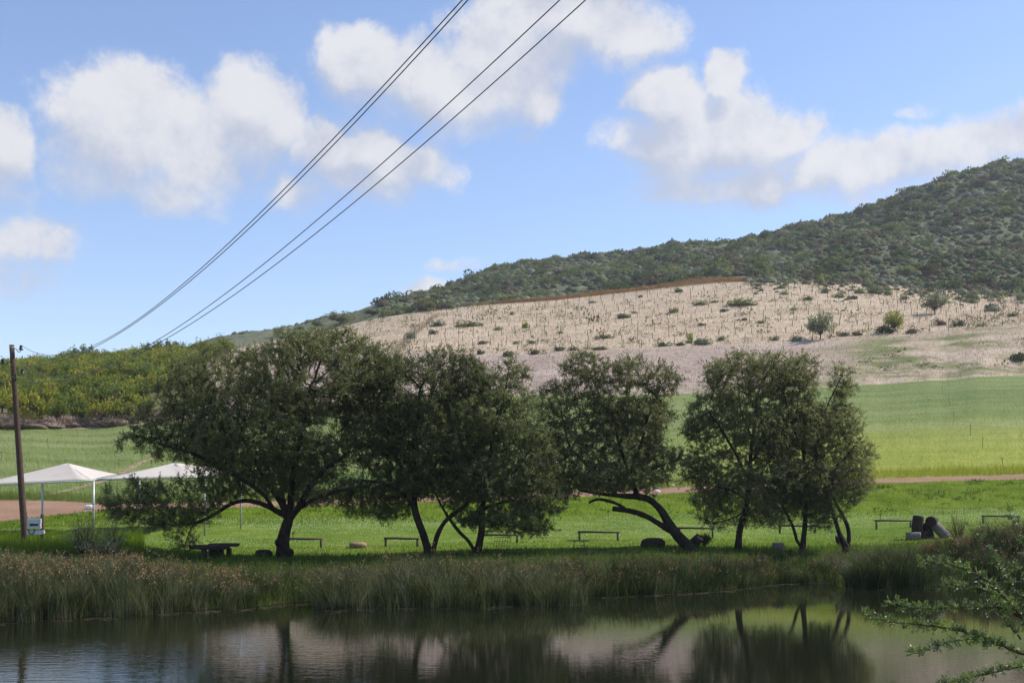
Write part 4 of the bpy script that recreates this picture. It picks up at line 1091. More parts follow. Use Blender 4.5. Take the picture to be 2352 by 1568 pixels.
    reeds('reed_bed', 'shorter dark reeds between the slab table and the broad rush clump', 3000, (500, 760), (.1, 3.5), lambda p: 1.0 + 0 * p, (.2, -.1), .15, 32)
    reeds('reed_bed', 'broad pale rush clump growing out into the water below the middle trees', 18000, (735, 1330), (-3.9, 2.0), lambda p: np.interp(p, [730, 800, 1150, 1330], [2.0, 2.3, 2.1, 1.7]), (-.18, -.05), .16, 33)
    reeds('reed_bed', 'low tangled reeds under the leaning tree', 10500, (1290, 1930), (-.7, 2.6), lambda p: np.interp(p, [1290, 1450, 1700, 1800, 1930], [1.5, 1.5, 1.3, .9, .9]), (.12, -.1), .28, 34)
    reeds('reed_bed', 'tall dark fan-shaped rush tussock in front of the log pile', 7500, (1960, 2140), (-4.4, -1.6), lambda p: np.interp(p, [1930, 2050, 2160], [2.0, 2.45, 2.0]), (-.05, -.05), .08, 35)
    reeds('reed_bed', 'brown-headed sedge mass on the bank past the log pile', 8500, (2130, 2480), (-.4, 5.0), lambda p: np.interp(p, [2130, 2250, 2400], [1.2, 1.7, 1.9]), (.1, -.1), .5, 36)


grasses()


# ------------------------------------------------------------------ shrubs near the pond
def near_shrubs():
    def twiggy(name, label, px, py, h, w, seed, m='shrub_grey', nb=40, nl=900, near=40, L=.07):
        q = hit(px, py, near); rng = np.random.default_rng(seed); r = empty(name, tuple(q), label, 'shrub')
        mb = MB(); ends = []
        for k in range(nb):
            a = rng.uniform(0, 6.28); s = rng.uniform(.2, 1); e = Vector((math.cos(a) * w / 2 * s, math.sin(a) * w / 2 * s, h * rng.uniform(.5, 1) * (1.1 - .5 * s))); mid = e * .5 + Vector((rng.normal() * .06, rng.normal() * .06, .08)); mb.tube([Vector((0, 0, -.05)), mid, e], [.014, .010, .004], 4, caps=False); ends.append((mid, e))
        mb.build('stems', MAT['bark_brown'], r)
        i = rng.integers(0, nb, nl); t = rng.uniform(.1, 1.05, nl); A = np.array([tuple(x[0]) for x in ends]); B = np.array([tuple(x[1]) for x in ends])
        c = A[i] + (B[i] - A[i]) * t[:, None] + rng.normal(size=(nl, 3)) * .07
        v, f = leaf_quads(c, (B[i] - A[i]) + rng.normal(size=c.shape) * .5, rng.uniform(.7, 1.5, nl) * L, rng.uniform(.3, .5, nl) * L, rng)
        obj('foliage', mesh_np('foliage', v, f, MAT[m]), r)
    twiggy('wispy_shrub', 'wispy grey twiggy shrub behind the reeds, beside the meter box', 195, 1275, 2.0, 2.6, 41, nb=60, nl=1500)
    twiggy('wispy_shrub', 'thin grey seedling tree under the low sweeping limb', 262, 1275, 2.2, 1.3, 42, nb=34, nl=700)
    twiggy('wispy_shrub', 'low grey-green shrub among the grass at the foot of the grey seedling', 240, 1283, 1.1, 2.6, 43, nb=40, nl=1400)
    twiggy('leafy_shrub', 'dark leafy little shrub growing at the foot of the leaning tree', 1618, 1256, .85, .8, 44, 'shrub_dark', 36, 800, L=.12)
    twiggy('leafy_shrub', 'dark leafy shrub growing between the legs of the slab table', 492, 1280, .5, .6, 45, 'shrub_dark', 30, 500, L=.11)
    twiggy('wispy_shrub', 'tall brownish shrub beside the log pile', 2200, 1245, 1.9, 2.0, 46, 'shrub_brown', 50, 900)
    twiggy('wispy_shrub', 'olive shrub among the brown sedge, nearest the last bench', 2275, 1248, 1.6, 2.6, 47, 'shrub_leaf', 60, 1500, L=.09)
    twiggy('wispy_shrub', 'brownish shrub on the bank beyond the olive one', 2345, 1250, 1.8, 2.4, 48, 'shrub_brown', 60, 1200, L=.08)


near_shrubs()


# ------------------------------------------------------------------ orchard, brush heap and its hedge trees
def small_tree(seed, m, h=1.0, spread=.55, n=900, L=.05, W=.035, trunk=True, columns=16, up=.4):
    """unit-height tree: (trunk mesh, crown mesh)"""
    rng = np.random.default_rng(seed); mb = MB(); tips = []
    mb.tube([Vector((0, 0, -.05)), Vector((.01, 0, .12)), Vector((0, .01, .25))], [.028, .022, .018], 7)
    for k in range(columns):
        a = rng.uniform(0, 6.28); s = rng.uniform(.1, 1) ** .6; e = Vector((math.cos(a) * spread * s, math.sin(a) * spread * s, rng.uniform(.45, 1.0) * (1.08 - .35 * s))); mid = Vector((e.x * .45, e.y * .45, .2 + e.z * .35)); mb.tube([Vector((0, 0, .16)), mid, e], [.012, .008, .002], 4, caps=False); tips.append((mid, e))
    i = rng.integers(0, columns, n); t = rng.uniform(-.25, 1.06, n) ** 1; A = np.array([tuple(x[0]) for x in tips]); B = np.array([tuple(x[1]) for x in tips])
    c = A[i] + (B[i] - A[i]) * t[:, None] + rng.normal(size=(n, 3)) * .055
    v, f = leaf_quads(c, (B[i] - A[i]) + rng.normal(size=c.shape) * .35 + (0, 0, up * .3), rng.uniform(.6, 1.4, n) * L, rng.uniform(.7, 1.3, n) * W, rng)
    return mb.mesh('trunk', MAT['bark_brown']), mesh_np('crown', v, f, MAT[m])


def put(name, meshes, loc, scale, rz, label, cat, group=None):
    """a plant: empty with trunk and crown, or one mesh"""
    if isinstance(meshes, tuple):
        r = empty(name, loc, label, cat, group, rz); r.scale = (scale if isinstance(scale, tuple) else (scale,) * 3)
        for nm, me in zip(('trunk', 'crown'), meshes): obj(nm, me, r)
        return r
    o = obj(name, meshes, loc=loc); o.scale = (scale if isinstance(scale, tuple) else (scale,) * 3); o.rotation_euler.z = rz
    return tag(o, label, cat, group)


def orchard():
    rng = np.random.default_rng(77); var = [small_tree(300 + k, 'orchard_leaf' if k < 3 else 'orchard_green', n=1500, L=.075, W=.048, spread=.42, columns=26) for k in range(6)]
    n = 0
    for row, Y in enumerate(np.linspace(213, 396, 15)):
        x0, x1 = (-60 - CX) * Y / F, (560 - CX) * Y / F
        for x in np.arange(x0 + (row % 2) * 2, x1, 4.0):
            px = CX + F * x / Y
            if row == 0 and rng.random() < .15: continue
            if px > np.interp(row, [0, 14], [330, 540]): continue
            X = x + rng.normal() * .4; YY = Y + rng.normal() * .6
            kk = int(rng.integers(0, 6)); put('orchard_tree', var[kk], (X, YY, float(gz(X, YY))), tuple(rng.uniform(.88, 1.15) * np.array((6.6, 6.6, 5.4 + rng.uniform(-.6, .9)))), rng.uniform(0, 6.28),
                ('yellowing' if kk < 3 else 'greener') + ' fruit tree ' + ('in the front orchard row facing the brush heaps' if row == 0 else 'along the orchard back rows under the skyline trees' if row > 11 else 'inside the close orchard rows, behind the front row'), 'fruit tree', 'orchard fruit trees'); n += 1
    # taller trees along the orchard's back edge
    dark = [small_tree(330 + k, 'shrub_leaf', n=1500, L=.085, W=.055, spread=.6, columns=30) for k in range(3)]
    for i, (px, rowb, Y, s, lab) in enumerate([(165, 842, 405, 7.5, 'dark round tree rising behind the orchard beside the wires'), (200, 838, 405, 8.5, 'broadest dark tree on the orchard skyline'), (232, 838, 408, 6.0, 'small dark tree at the edge of the broadest skyline tree'),
                                               (92, 846, 405, 6.5, 'grey-green tree on the orchard skyline beyond the power pole'), (60, 850, 400, 5.0, 'low tree on the orchard skyline nearest the power pole'), (345, 818, 418, 7.0, 'dark tree behind the orchard where the lower wires cross'),
                                               (375, 812, 418, 8.0, 'tallest dark tree on the skyline by the burred tree crown'), (410, 812, 420, 6.0, 'dark tree just beyond the tallest skyline tree'), (455, 805, 425, 4.5, 'small bluish tree on the skyline close to the burred tree crown'), (300, 828, 412, 5.5, 'low dark tree on the skyline between the two taller groups')]):
        X = (px - CX) * Y / F; put('skyline_tree', dark[i % 3], (X, Y, float(gz(X, Y))), (s, s, s), i * 1.3, lab, 'tree', 'trees behind the orchard')
    # brush heap in front of the orchard
    for i, (px, py, sx, sz, lab, m) in enumerate([(25, 984, 4.5, 1.9, 'dark heap of cut brush behind the power pole', 'debris'), (75, 984, 3.5, 1.5, 'low brown heap of brush next to the dark heap', 'debris'), (120, 982, 4.2, 1.6, 'brown brush heap in the middle of the row', 'debris'), (165, 980, 3.2, 1.4, 'small brush heap below the orchard', 'debris'), (185, 978, 2.2, 1.8, 'rounded russet brush heap near the row end', 'debris'),
                                                   (262, 978, 4.0, 2.2, 'grey brush heap closest to the burred tree crown', 'debris'), (300, 972, 2.6, 3.2, 'rusty red-brown dead bush beside the grey brush heap', 'shrub_brown'), (275, 958, 2.6, 4.2, 'tall brownish bush at the orchard foot', 'shrub_brown'), (62, 968, 3.6, 5.2, 'big leafy green bush in front of the orchard, right of the power pole', 'orchard_leaf'), (245, 968, 3.0, 2.4, 'grey-green bush in the dry grass strip', 'shrub_grey'), (215, 970, 2.4, 1.6, 'small grey bush in the dry grass strip', 'shrub_grey')]):
        q = hit(px, py, 150); put('brush_heap' if m == 'debris' else 'bush', bush_mesh('brush', m, 400 + i, 520, .24, .05 if m == 'debris' else .12, .7), tuple(q), (sx, sx * .7, sz * 1.25), i * .7, lab, 'brush heap' if m == 'debris' else 'bush')


orchard()


# ------------------------------------------------------------------ vineyard slope: stakes, shrubs, orange vines
def slope_things():
    rng = np.random.default_rng(91); stakes = []
    rows = 13
    for k in range(rows):
        fr = (k + .25) / rows
        px = 935 + rng.uniform(0, 20)
        while px < 2480:
            Ys, _ = bounds(np.array([px])); wob = .006 * math.sin(px / 130 + k)
            Y = float(Ys[8][0] + (Ys[9][0] - Ys[8][0]) * min(.985, max(.005, fr + wob))); X = (px - CX) * Y / F
            gap = vnoise(np.array(px / 60.), np.array(k * 3.1), 4)
            if gap > .16 and not (px > 1500 and fr > .93): stakes.append((X + rng.normal() * .1, Y + rng.normal() * .35, rng.uniform(1.6, 2.1), rng.normal() * .045, rng.normal() * .04, k))
            px += (4.6 + rng.normal() * .35) * F / Y
    # fence line beside the track at the slope's end
    for t in np.linspace(0, 1, 22):
        q = hit(925 + 75 * t, 800 - 72 * t, 200); stakes.append((q[0], q[1], rng.uniform(1.4, 1.9), rng.normal() * .06, rng.normal() * .05, -1))
    stakes.sort(key=lambda s: s[1])
    mb = MB(); mb.tube([Vector((0, 0, -.08)), Vector((0, 0, .5)), Vector((.004, 0, 1))], [.085, .08, .07], 6); sm = mb.mesh('stake', MAT['stake'])
    acc = Acc(); v0 = np.array([tuple(x.co) for x in sm.vertices]); f4 = np.array([tuple(p.vertices) for p in sm.polygons if len(p.vertices) == 4])
    nth = ['first', 'second', 'third', 'fourth', 'fifth', 'sixth', 'seventh', 'eighth', 'ninth', 'tenth', 'eleventh', 'twelfth', 'thirteenth']
    for i, (x, y, h, a, b, k) in enumerate(stakes):
        z = float(gz(x, y))
        if i < 300:
            o = obj('vine_stake', sm, loc=(x, y, z)); o.scale = (1, 1, h); o.rotation_euler = (a, b, 0)
            tag(o, 'dark fence stake in the close line beside the farm track' if k < 0 else 'thin bare vineyard stake in the ' + nth[k] + ' row above the mauve grass', 'stake', 'fence stakes beside the track' if k < 0 else 'vineyard stakes in rows')
        else:
            v = v0 * (1, 1, h); v[:, 0] += v[:, 2] * b; v[:, 1] -= v[:, 2] * a; acc.add(v + (x, y, z), f4)
    tag(obj('far_vine_stakes', acc.mesh('far_vine_stakes', MAT['stake'])), 'thin stakes of the upper vineyard rows', 'stakes', kind='stuff')
    # scattered shrubs: column, row (in strip units), width, height, material
    L = [(620, 306, 2.2, 1.9, 'willow'), (965, 270, 5.2, 1.4, 'leaf'), (315, 300, 4.2, 2.0, 'leaf'), (420, 300, 8.5, 1.4, 'leaf'), (1135, 252, 3.8, 1.5, 'leaf'), (1230, 226, 4.8, 1.6, 'leaf'), (1375, 227, 9.0, 2.0, 'leaf'), (1155, 181, 4.0, 1.5, 'leaf'),
         (1520, 190, 2.6, 1.3, 'leaf'), (1650, 155, 2.6, 3.0, 'willow'), (1662, 184, 3.4, 1.8, 'grey'), (1780, 186, 3.6, 2.2, 'leaf'), (1832, 186, 4.6, 2.4, 'leaf'), (1600, 210, 3.4, 1.6, 'dark'), (1710, 200, 4.2, 1.6, 'leaf'), (1758, 206, 3.6, 1.5, 'dark'), (1935, 206, 3.0, 1.4, 'grey'),
         (2240, 246, 4.0, 2.4, 'dark'), (2175, 220, 2.8, 1.6, 'leaf'), (2125, 300, 3.2, 1.8, 'dark'), (2290, 196, 4.0, 2.0, 'dark'), (2065, 296, 3.0, 1.5, 'brown'), (1870, 322, 4.4, 2.0, 'dark'), (1962, 324, 3.2, 1.4, 'brown'), (1100, 368, 3.2, 1.1, 'leaf'), (1235, 362, 4.6, 1.6, 'grey'), (1160, 366, 2.4, 1.1, 'dark'),
         (740, 384, 2.8, 1.2, 'dark'), (652, 396, 2.6, 1.2, 'brown'), (560, 402, 2.8, 1.4, 'dark'), (465, 396, 2.2, 1.2, 'dark'), (786, 383, 2.0, 1.0, 'dark'), (880, 379, 4.4, .9, 'dark'), (590, 360, 2.6, 1.0, 'grey'), (525, 313, 2.4, 1.1, 'grey'), (470, 361, 2.6, 1.1, 'dark'), (1300, 348, 2.6, 1.1, 'grey'), (1487, 348, 2.2, 1.0, 'dark'),
         (1730, 333, 2.8, 1.3, 'dark'), (1775, 331, 2.6, 1.0, 'brown'), (1310, 249, 2.4, 1.0, 'dark'), (1275, 218, 2.6, 1.0, 'dark'), (1020, 199, 2.6, 1.0, 'dark'), (855, 219, 3.0, 1.0, 'grey'), (575, 260, 1.8, 1.3, 'leaf'), (225, 342, 3.6, 2.2, 'grey'), (300, 327, 2.4, 1.4, 'dark'), (1550, 244, 2.6, 1.0, 'grey'), (1380, 279, 2.4, .9, 'dark'),
         (1440, 289, 2.2, .9, 'dark'), (1236, 297, 2.4, .9, 'dark'), (745, 325, 1.8, .9, 'grey'), (640, 360, 2.0, 1.0, 'dark'), (2340, 210, 3.6, 2.2, 'grey'), (2330, 420, 3.4, 2.2, 'dark'), (2030, 180, 3.4, 1.8, 'dark'), (2110, 175, 3.4, 1.6, 'grey'), (1190, 358, 2.0, .9, 'willow'), (1195, 350, 1.6, 2.2, 'willow'), (1560, 350, 3.0, 1.2, 'grey'), (2200, 300, 2.4, 1.0, 'grey'), (2310, 265, 3.6, 1.2, 'leaf'), (1000, 255, 2.0, .8, 'grey'), (900, 340, 5.0, .9, 'leaf')]
    names = {'leaf': 'shrub_leaf', 'dark': 'shrub_mid', 'grey': 'shrub_grey', 'brown': 'shrub_brown', 'willow': 'willow_leaf'}
    var = {k: [bush_mesh('shrub', m, 500 + j + 10 * i, 420, .26, .13, .8) for j in range(3)] for i, (k, m) in enumerate(names.items())}
    word = {'leaf': 'low spreading green shrub among the stakes on the pale slope', 'dark': 'small dark scrubby bush among the stakes on the pale slope', 'grey': 'soft grey-green bush among the stakes on the pale slope', 'brown': 'low brownish bush on the pale slope', 'willow': 'bright yellow-green bushlet on the pale slope'}
    for i, (zx, zy, w_, h_, k) in enumerate(L):
        q = hit(796 + .6615 * zx, 551 + .6615 * zy, 230)
        put('slope_shrub', var[k][i % 3], (q[0], q[1], q[2] - .1), (w_ * .62, w_ * .55, h_ * 1.15), i * 1.1, word[k], 'shrub', k + ' shrubs on the slope')
    for i, (px, py, w_, h_, m, lab) in enumerate([(1884, 780, 7.4, 8.0, 'shrub_grey', 'rounded blue-green small tree at the foot of the staked slope'), (2147, 722, 8.0, 8.2, 'shrub_grey', 'open grey-green small tree standing high on the staked slope beside scrub'), (2053, 764, 5.6, 6.6, 'willow_leaf', 'feathery yellow-green small tree on the staked slope'),
                                                   (987, 715, 6.0, 5.0, 'shrub_leaf', 'rounded green bush tree on the crest by the farm track'), (1470, 655, 9.0, 6.5, 'shrub_dark', 'large dark tree above the orange vines'), (1420, 664, 9.0, 5.0, 'shrub_dark', 'wide dark bush beside the large dark tree above the orange vines'),
                                                   (782, 745, 12.0, 6.5, 'shrub_leaf', 'broad green bush tree on the skyline behind the burred tree crown'), (728, 752, 7.0, 4.0, 'shrub_dark', 'dark bush on the skyline left of the broad bush tree'), (640, 770, 6.0, 4.6, 'shrub_leaf', 'bush on the low skyline between orchard and slope'), (690, 760, 6.0, 3.6, 'shrub_grey', 'greyish bush on the low skyline beside the dark one'), (855, 725, 8, 3.4, 'shrub_dark', 'low dark scrub patch on the skyline near the farm track'), (930, 716, 5, 3.0, 'shrub_leaf', 'small scrub bush on the crest left of the rounded green one')]):
        q = hit(px, py, 230); ms = small_tree(600 + i, m, n=1500, L=.085, W=.05, spread=.52, columns=34)
        put('small_tree', ms, (q[0], q[1], q[2] - .1), (w_, w_, h_), i, lab, 'tree')
    # orange autumn vines on the crest of the slope
    acc = Acc(); r2 = np.random.default_rng(8); n = 0
    for k in range(9):
        for px in np.arange(1080 + k * 22, 1720, 3.2):
            Ys, _ = bounds(np.array([px])); Y = float(Ys[9][0]) - 2.5 + k * (3.4 * min(1, max(.12, (1735 - px) / 150)) if px > 1350 else 2.0 * max(0, (px - 1080) / 270)); Y = min(Y, float(Ys[9][0]) + 26) ; X = (px - CX) * Y / F + r2.normal() * .15
            z = float(gz(X, Y)); m = 16; c = np.array((X, Y, z)) + np.stack((r2.normal(size=m) * .35, r2.normal(size=m) * .3, r2.uniform(.25, 1.55, m)), 1)
            v, f = leaf_quads(c, r2.normal(size=c.shape), r2.uniform(.25, .45, m), r2.uniform(.2, .32, m), r2); acc.add(v, f)
    tag(obj('autumn_vines', acc.mesh('autumn_vines', MAT['vine_leaf'])), 'orange autumn vines in a close block along the crest of the slope', 'vines', kind='stuff')


slope_things()


# ------------------------------------------------------------------ scrub on the hill
def hill_scrub():
    rng = np.random.default_rng(123); names = ['shrub_leaf', 'shrub_dark', 'shrub_grey', 'shrub_brown']
    n = 12500; px = rng.uniform(880, 2460, n); Ys, _ = bounds(px); t = rng.uniform(0, 1, n) ** 1.25 * 1.02 - .005
    Y = Ys[9] + (Ys[10] - Ys[9]) * t; X = (px - CX) * Y / F
    block = (px > 1090) & (px < 1715) & (Y < Ys[9] + 22); X, Y, px = X[~block], Y[~block], px[~block]
    Z = gz(X, Y); n = len(X)
    k = fbm2(X / 22, Y / 30, 3, 3) + rng.normal(size=n) * .13; kind = np.where(k > .60, 2, np.where(k > .44, 0, np.where(k > .33, 3, 1))); kind = np.where(rng.random(n) < .10, 1, kind); bigk = rng.random(n)
    size = rng.lognormal(.28, .38, n) * np.clip(Y / 520, .85, 1.5); size = np.where((rng.random(n) < .06), size * 2.1, size); size = np.minimum(size, 6.0)
    kind = np.where((size > 3.4) & (bigk < .55), np.where(bigk < .35, 1, 0), kind); app = size / Y; order = np.argsort(-app); solo = set(order[:230].tolist())
    word = ['large rounded green shrub standing out of the hill scrub', 'large dark shrub standing out of the hill scrub', 'large pale grey-green shrub standing out of the hill scrub', 'large brownish shrub standing out of the hill scrub']
    var = [[bush_mesh('hill_shrub', m, 700 + 10 * i + j, 520, .22, .15, .85, 7) for j in range(3)] for i, m in enumerate(names)]
    tmpl = []
    th = np.linspace(.06, 1.7, 4); ph = np.linspace(0, 2 * np.pi, 8)[:-1]; T, Ph = np.meshgrid(th, ph, indexing='ij'); idx = np.arange(28).reshape(4, 7); nx = np.roll(idx, -1, 1)
    dome_f = np.stack((idx[:-1], idx[1:], nx[1:], nx[:-1]), -1).reshape(-1, 4)
    for j in range(10):
        r = np.random.default_rng(800 + j); lump = .72 + .55 * fbm2(T * 1.5 + j * 7, np.cos(Ph) * 1.1 + np.sin(Ph) * 1.7, 60 + j, 3)
        dm = np.stack((np.sin(T) * np.cos(Ph), np.sin(T) * np.sin(Ph), np.cos(T) * .8 + .15), -1) * lump[..., None]; dm = dm.reshape(-1, 3)
        k2 = r.integers(0, 21, 20); p = dm[k2] * r.uniform(.8, 1.05, 20)[:, None]; tmpl.append((dm, p, unit(p) + r.normal(size=p.shape) * .6 + (0, 0, .25)))

    def cushion(acc, q, s, mi):
        dm, p, d = tmpl[int(rng.integers(0, 10))]; a = rng.uniform(0, 6.28); ca, sa = math.cos(a), math.sin(a); fl = rng.uniform(.65, 1.0)
        Rm = np.array(((ca, sa, 0), (-sa * rng.uniform(.8, 1.1), ca, 0), (0, 0, fl)))
        acc.add(dm @ Rm * s + q, dome_f, mi); v, f = leaf_tris(p @ Rm * s + q, d @ Rm, s * .34, s * .24, rng); acc.add(v, f, mi)
    Yb, _ = bounds(px); frac = (Y - Yb[9]) / (Yb[10] - Yb[9])
    acc = Acc()
    for i in range(n):
        s = size[i]
        if i in solo:
            put('hill_shrub', var[kind[i]][i % 3], (X[i], Y[i], Z[i] - .15 * s), (s, s, s * rng.uniform(.75, 1.05)), rng.uniform(0, 6.28), word[kind[i]] + (', low down near the staked slope' if frac[i] < .2 else ', near the hill skyline' if frac[i] > .7 else ', halfway up the hill'), 'shrub', ('green', 'dark', 'grey', 'brown')[kind[i]] + ' shrubs on the hill'); continue
        cushion(acc, np.array((X[i], Y[i], Z[i] - .15 * s)), s, int(kind[i]))
    for i in range(1100):
        q = rng.uniform(1000, 2480); Yb2, _ = bounds(np.array([q])); back = abs(rng.normal()) * (22 if q > 1720 else 7) * (.4 + 1.4 * float(vnoise(np.array(q / 40), np.array(2.2), 9)))
        if 1080 < q < 1715: continue
        y = float(Yb2[9][0]) - back + 6; x = (q - CX) * y / F; cushion(acc, np.array((x, y, float(gz(x, y)) - .15)), rng.lognormal(-.05, .4), int(rng.choice([0, 1, 2, 3])))
    tag(obj('hill_scrub', acc.mesh('hill_scrub', [MAT[m] for m in names], True)), 'dense low scrub covering the hill', 'scrub', kind='stuff')
    # distant ridge scrub at the left of the hill
    m = 900; px = rng.uniform(480, 960, m); Ys, _ = bounds(px); Y = Ys[10] - rng.uniform(0, 260, m); X = (px - CX) * Y / F; Z = gz(X, Y); acc = Acc()
    for i in range(m):
        cushion(acc, np.array((X[i], Y[i], Z[i] - .2)), rng.uniform(1.2, 2.6), int(rng.integers(0, 2)))
    tag(obj('ridge_scrub', acc.mesh('ridge_scrub', [MAT['shrub_leaf'], MAT['shrub_dark']])), 'low scrub on the distant ridge beyond the slope', 'scrub', kind='stuff')


hill_scrub()


# ------------------------------------------------------------------ thorn bush on the near bank, its branches reaching into view
def near_thorn():
    rng = np.random.default_rng(55); Yn = 9.0
    Q = lambda zx, zy, dy=0.0: P(1531 + .349 * zx, 1102.5 + .349 * zy, Yn + dy)
    g = np.array((5.6, 9.4, 1.55)); r = empty('thorn_bush', tuple(g), 'leafy green thorn bush with long white spines on the near bank', 'thorn bush')
    # from the root outside the picture to the branch tips
    hub = Q(2620, 1180, .2); hub2 = Q(2560, 700, .3)
    br = [([hub2, Q(2400, 990), Q(2250, 790), Q(2120, 665), Q(1990, 590), (Q(1850, 550)), Q(1740, 530), Q(1670, 540)], .018, 1.0),
          ([Q(2310, 890), Q(2200, 825, -.1), Q(2050, 845, -.15), Q(1900, 832, -.2), Q(1750, 850, -.2), Q(1600, 838, -.25), Q(1520, 820, -.25), Q(1465, 806, -.25)], .010, 1.1),
          ([hub, Q(2400, 1160, .1), Q(2250, 1105, .1), Q(2120, 1045), Q(1950, 992), Q(1790, 962), Q(1640, 945), Q(1500, 938), Q(1390, 912), Q(1290, 882)], .016, 1.15),
          ([Q(2150, 1060), Q(2000, 1045, -.2), Q(1880, 1055, -.3), Q(1790, 1085, -.35), Q(1700, 1130, -.35), Q(1580, 1145, -.4)], .009, 1.15),
          ([hub, Q(2420, 1210, -.3), Q(2200, 1250, -.4), Q(2050, 1285, -.4), Q(1900, 1315, -.5), Q(1790, 1345, -.5)], .013, .95),
          ([Q(2270, 800), Q(2180, 760, .1), Q(2080, 715, .1), Q(1980, 690, .15), Q(1900, 690, .15), Q(1825, 688, .15)], .010, 1.35),
          ([hub2, Q(2352, 800, .3), Q(2230, 640, .3), Q(2130, 470, .35), Q(2060, 380, .4), Q(1990, 300, .4)], .010, .75),
          ([hub2, Q(2420, 560, .5), Q(2330, 420, .5), Q(2290, 330, .5), Q(2270, 230, .5), Q(2235, 130, .5)], .007, .45),
          ([Q(2330, 1040), Q(2260, 960, -.1), Q(2190, 880, -.1), Q(2150, 760, -.1)], .008, .9),
          ([hub2, Q(2450, 640, -.2), Q(2352, 600, -.2), Q(2250, 560, -.2), Q(2170, 540, -.2)], .009, .8)]
    mb = MB(); mb.tube([Vector((0, 0, -.3)), Vector((-.05, 0, .8)), Vector(hub - g) + Vector((.1, .1, -.5)), Vector(hub - g)], [.075, .065, .045, .026], 10, wob=.06)
    mb.tube([Vector(hub - g), Vector((hub + hub2) / 2 - g) + Vector((.08, 0, 0)), Vector(hub2 - g)], [.026, .022, .018], 8)
    mb.build('trunk', MAT['bark_brown'], r, True)
    leaf = Acc(); thorn = Acc()
    for k, (pts, rad, dens) in enumerate(br):
        pts = np.array(pts); s = np.concatenate(([0], np.cumsum(np.linalg.norm(np.diff(pts, axis=0), axis=1)))); m = max(8, int(s[-1] / .05)); t = np.linspace(0, s[-1], m)
        q = np.stack([np.interp(t, s, pts[:, i]) for i in range(3)], 1)
        for _ in range(2): q[1:-1] = (q[:-2] + 2 * q[1:-1] + q[2:]) / 4
        zz = (np.arange(m) % 2 * 2 - 1) * .004; q[:, 2] += zz
        rr = rad * (1 - .85 * t / s[-1])
        MB().tube([Vector(x - g) for x in q], [float(max(.0022, x)) for x in rr], 7).build('branch', MAT['bark_brown'], r, True)
        nl = int(s[-1] * 86 * dens)
        u = rng.uniform(.22 if k in (0, 2, 4, 6, 7, 9) else .05, 1, nl) * s[-1]; c = np.stack([np.interp(u, t, q[:, i]) for i in range(3)], 1); tg = unit(np.stack([np.interp(u + .03, t, q[:, i]) - np.interp(u - .03, t, q[:, i]) for i in range(3)], 1))
        out = unit(rng.normal(size=(nl, 3)) + (0, -.2, .45)); ra = unit(out - tg * (out * tg).sum(1)[:, None] * .6 + tg * .25); Lr = rng.uniform(.035, .075, nl)
        # pinnate leaf: pairs of narrow leaflets along a short stalk
        sidev = unit(np.cross(ra, unit(rng.normal(size=(nl, 3)) * .4 + (0, 0, 1))))
        for j in range(7):
            w = (j + 1) / 7
            for sg in (-1, 1):
                b = c + ra * (Lr * w)[:, None]; d = sidev * sg + ra * .45; lf = .027 * (1 - .35 * abs(w - .55))
                v, f = leaf_quads(b, d, lf, .0085, rng); leaf.add(v - g, f)
        nt = int(s[-1] * 9); u = rng.uniform(.1, .9, nt) * s[-1]; c = np.stack([np.interp(u, t, q[:, i]) for i in range(3)], 1); d = unit(rng.normal(size=(nt, 3))); ln = rng.uniform(.03, .065, nt)
        w = unit(np.cross(d, rng.normal(size=d.shape))) * .0026; w2 = unit(np.cross(d, w)) * .0026
        thorn.add(np.stack((c - w, c + w, c + w2, c + d * ln[:, None]), 1).reshape(-1, 3) - g, np.concatenate([np.arange(nt)[:, None] * 4 + np.array([x]) for x in ((0, 1, 3), (1, 2, 3), (2, 0, 3))]))
    obj('foliage', leaf.mesh('foliage', MAT['thorn_leaf']), r)
    tag(obj('thorns', thorn.mesh('thorns', MAT['white']), r), kind='stuff')


near_thorn()


# ------------------------------------------------------------------ weeds on the pale slope
def slope_weeds():
    rng = np.random.default_rng(64); acc = Acc(); n = 3600; px = rng.uniform(840, 2480, n); Ys, _ = bounds(px); Y = Ys[7] + (Ys[9] - Ys[7]) * rng.uniform(.03, 1, n); X = (px - CX) * Y / F
    k = fbm2(X / 16, Y / 22, 41, 3); low = Y < Ys[8]; keep = np.where(low, (k > .52) & (px > 1750), k > .43) | (rng.random(n) < .08); X, Y = X[keep], Y[keep]; Z = gz(X, Y); k = k[keep]
    for i in range(len(X)):
        r = rng.lognormal(-.25, .5); p, d = bush_points(14, rng, 3, .7); v, f = leaf_quads(p * r * (1.3, 1.1, .8) + (X[i], Y[i], Z[i] - .03), d + rng.normal(size=p.shape) * .5 + (0, 0, .3), r * .5, r * .24, rng)
        acc.add(v, f, int(rng.integers(0, 3)))
    tag(obj('slope_weeds', acc.mesh('slope_weeds', [MAT['shrub_grey'], MAT['shrub_leaf'], MAT['shrub_brown']])), 'low grey-green weeds dotted through the pale grass', 'weeds', kind='stuff')


slope_weeds()


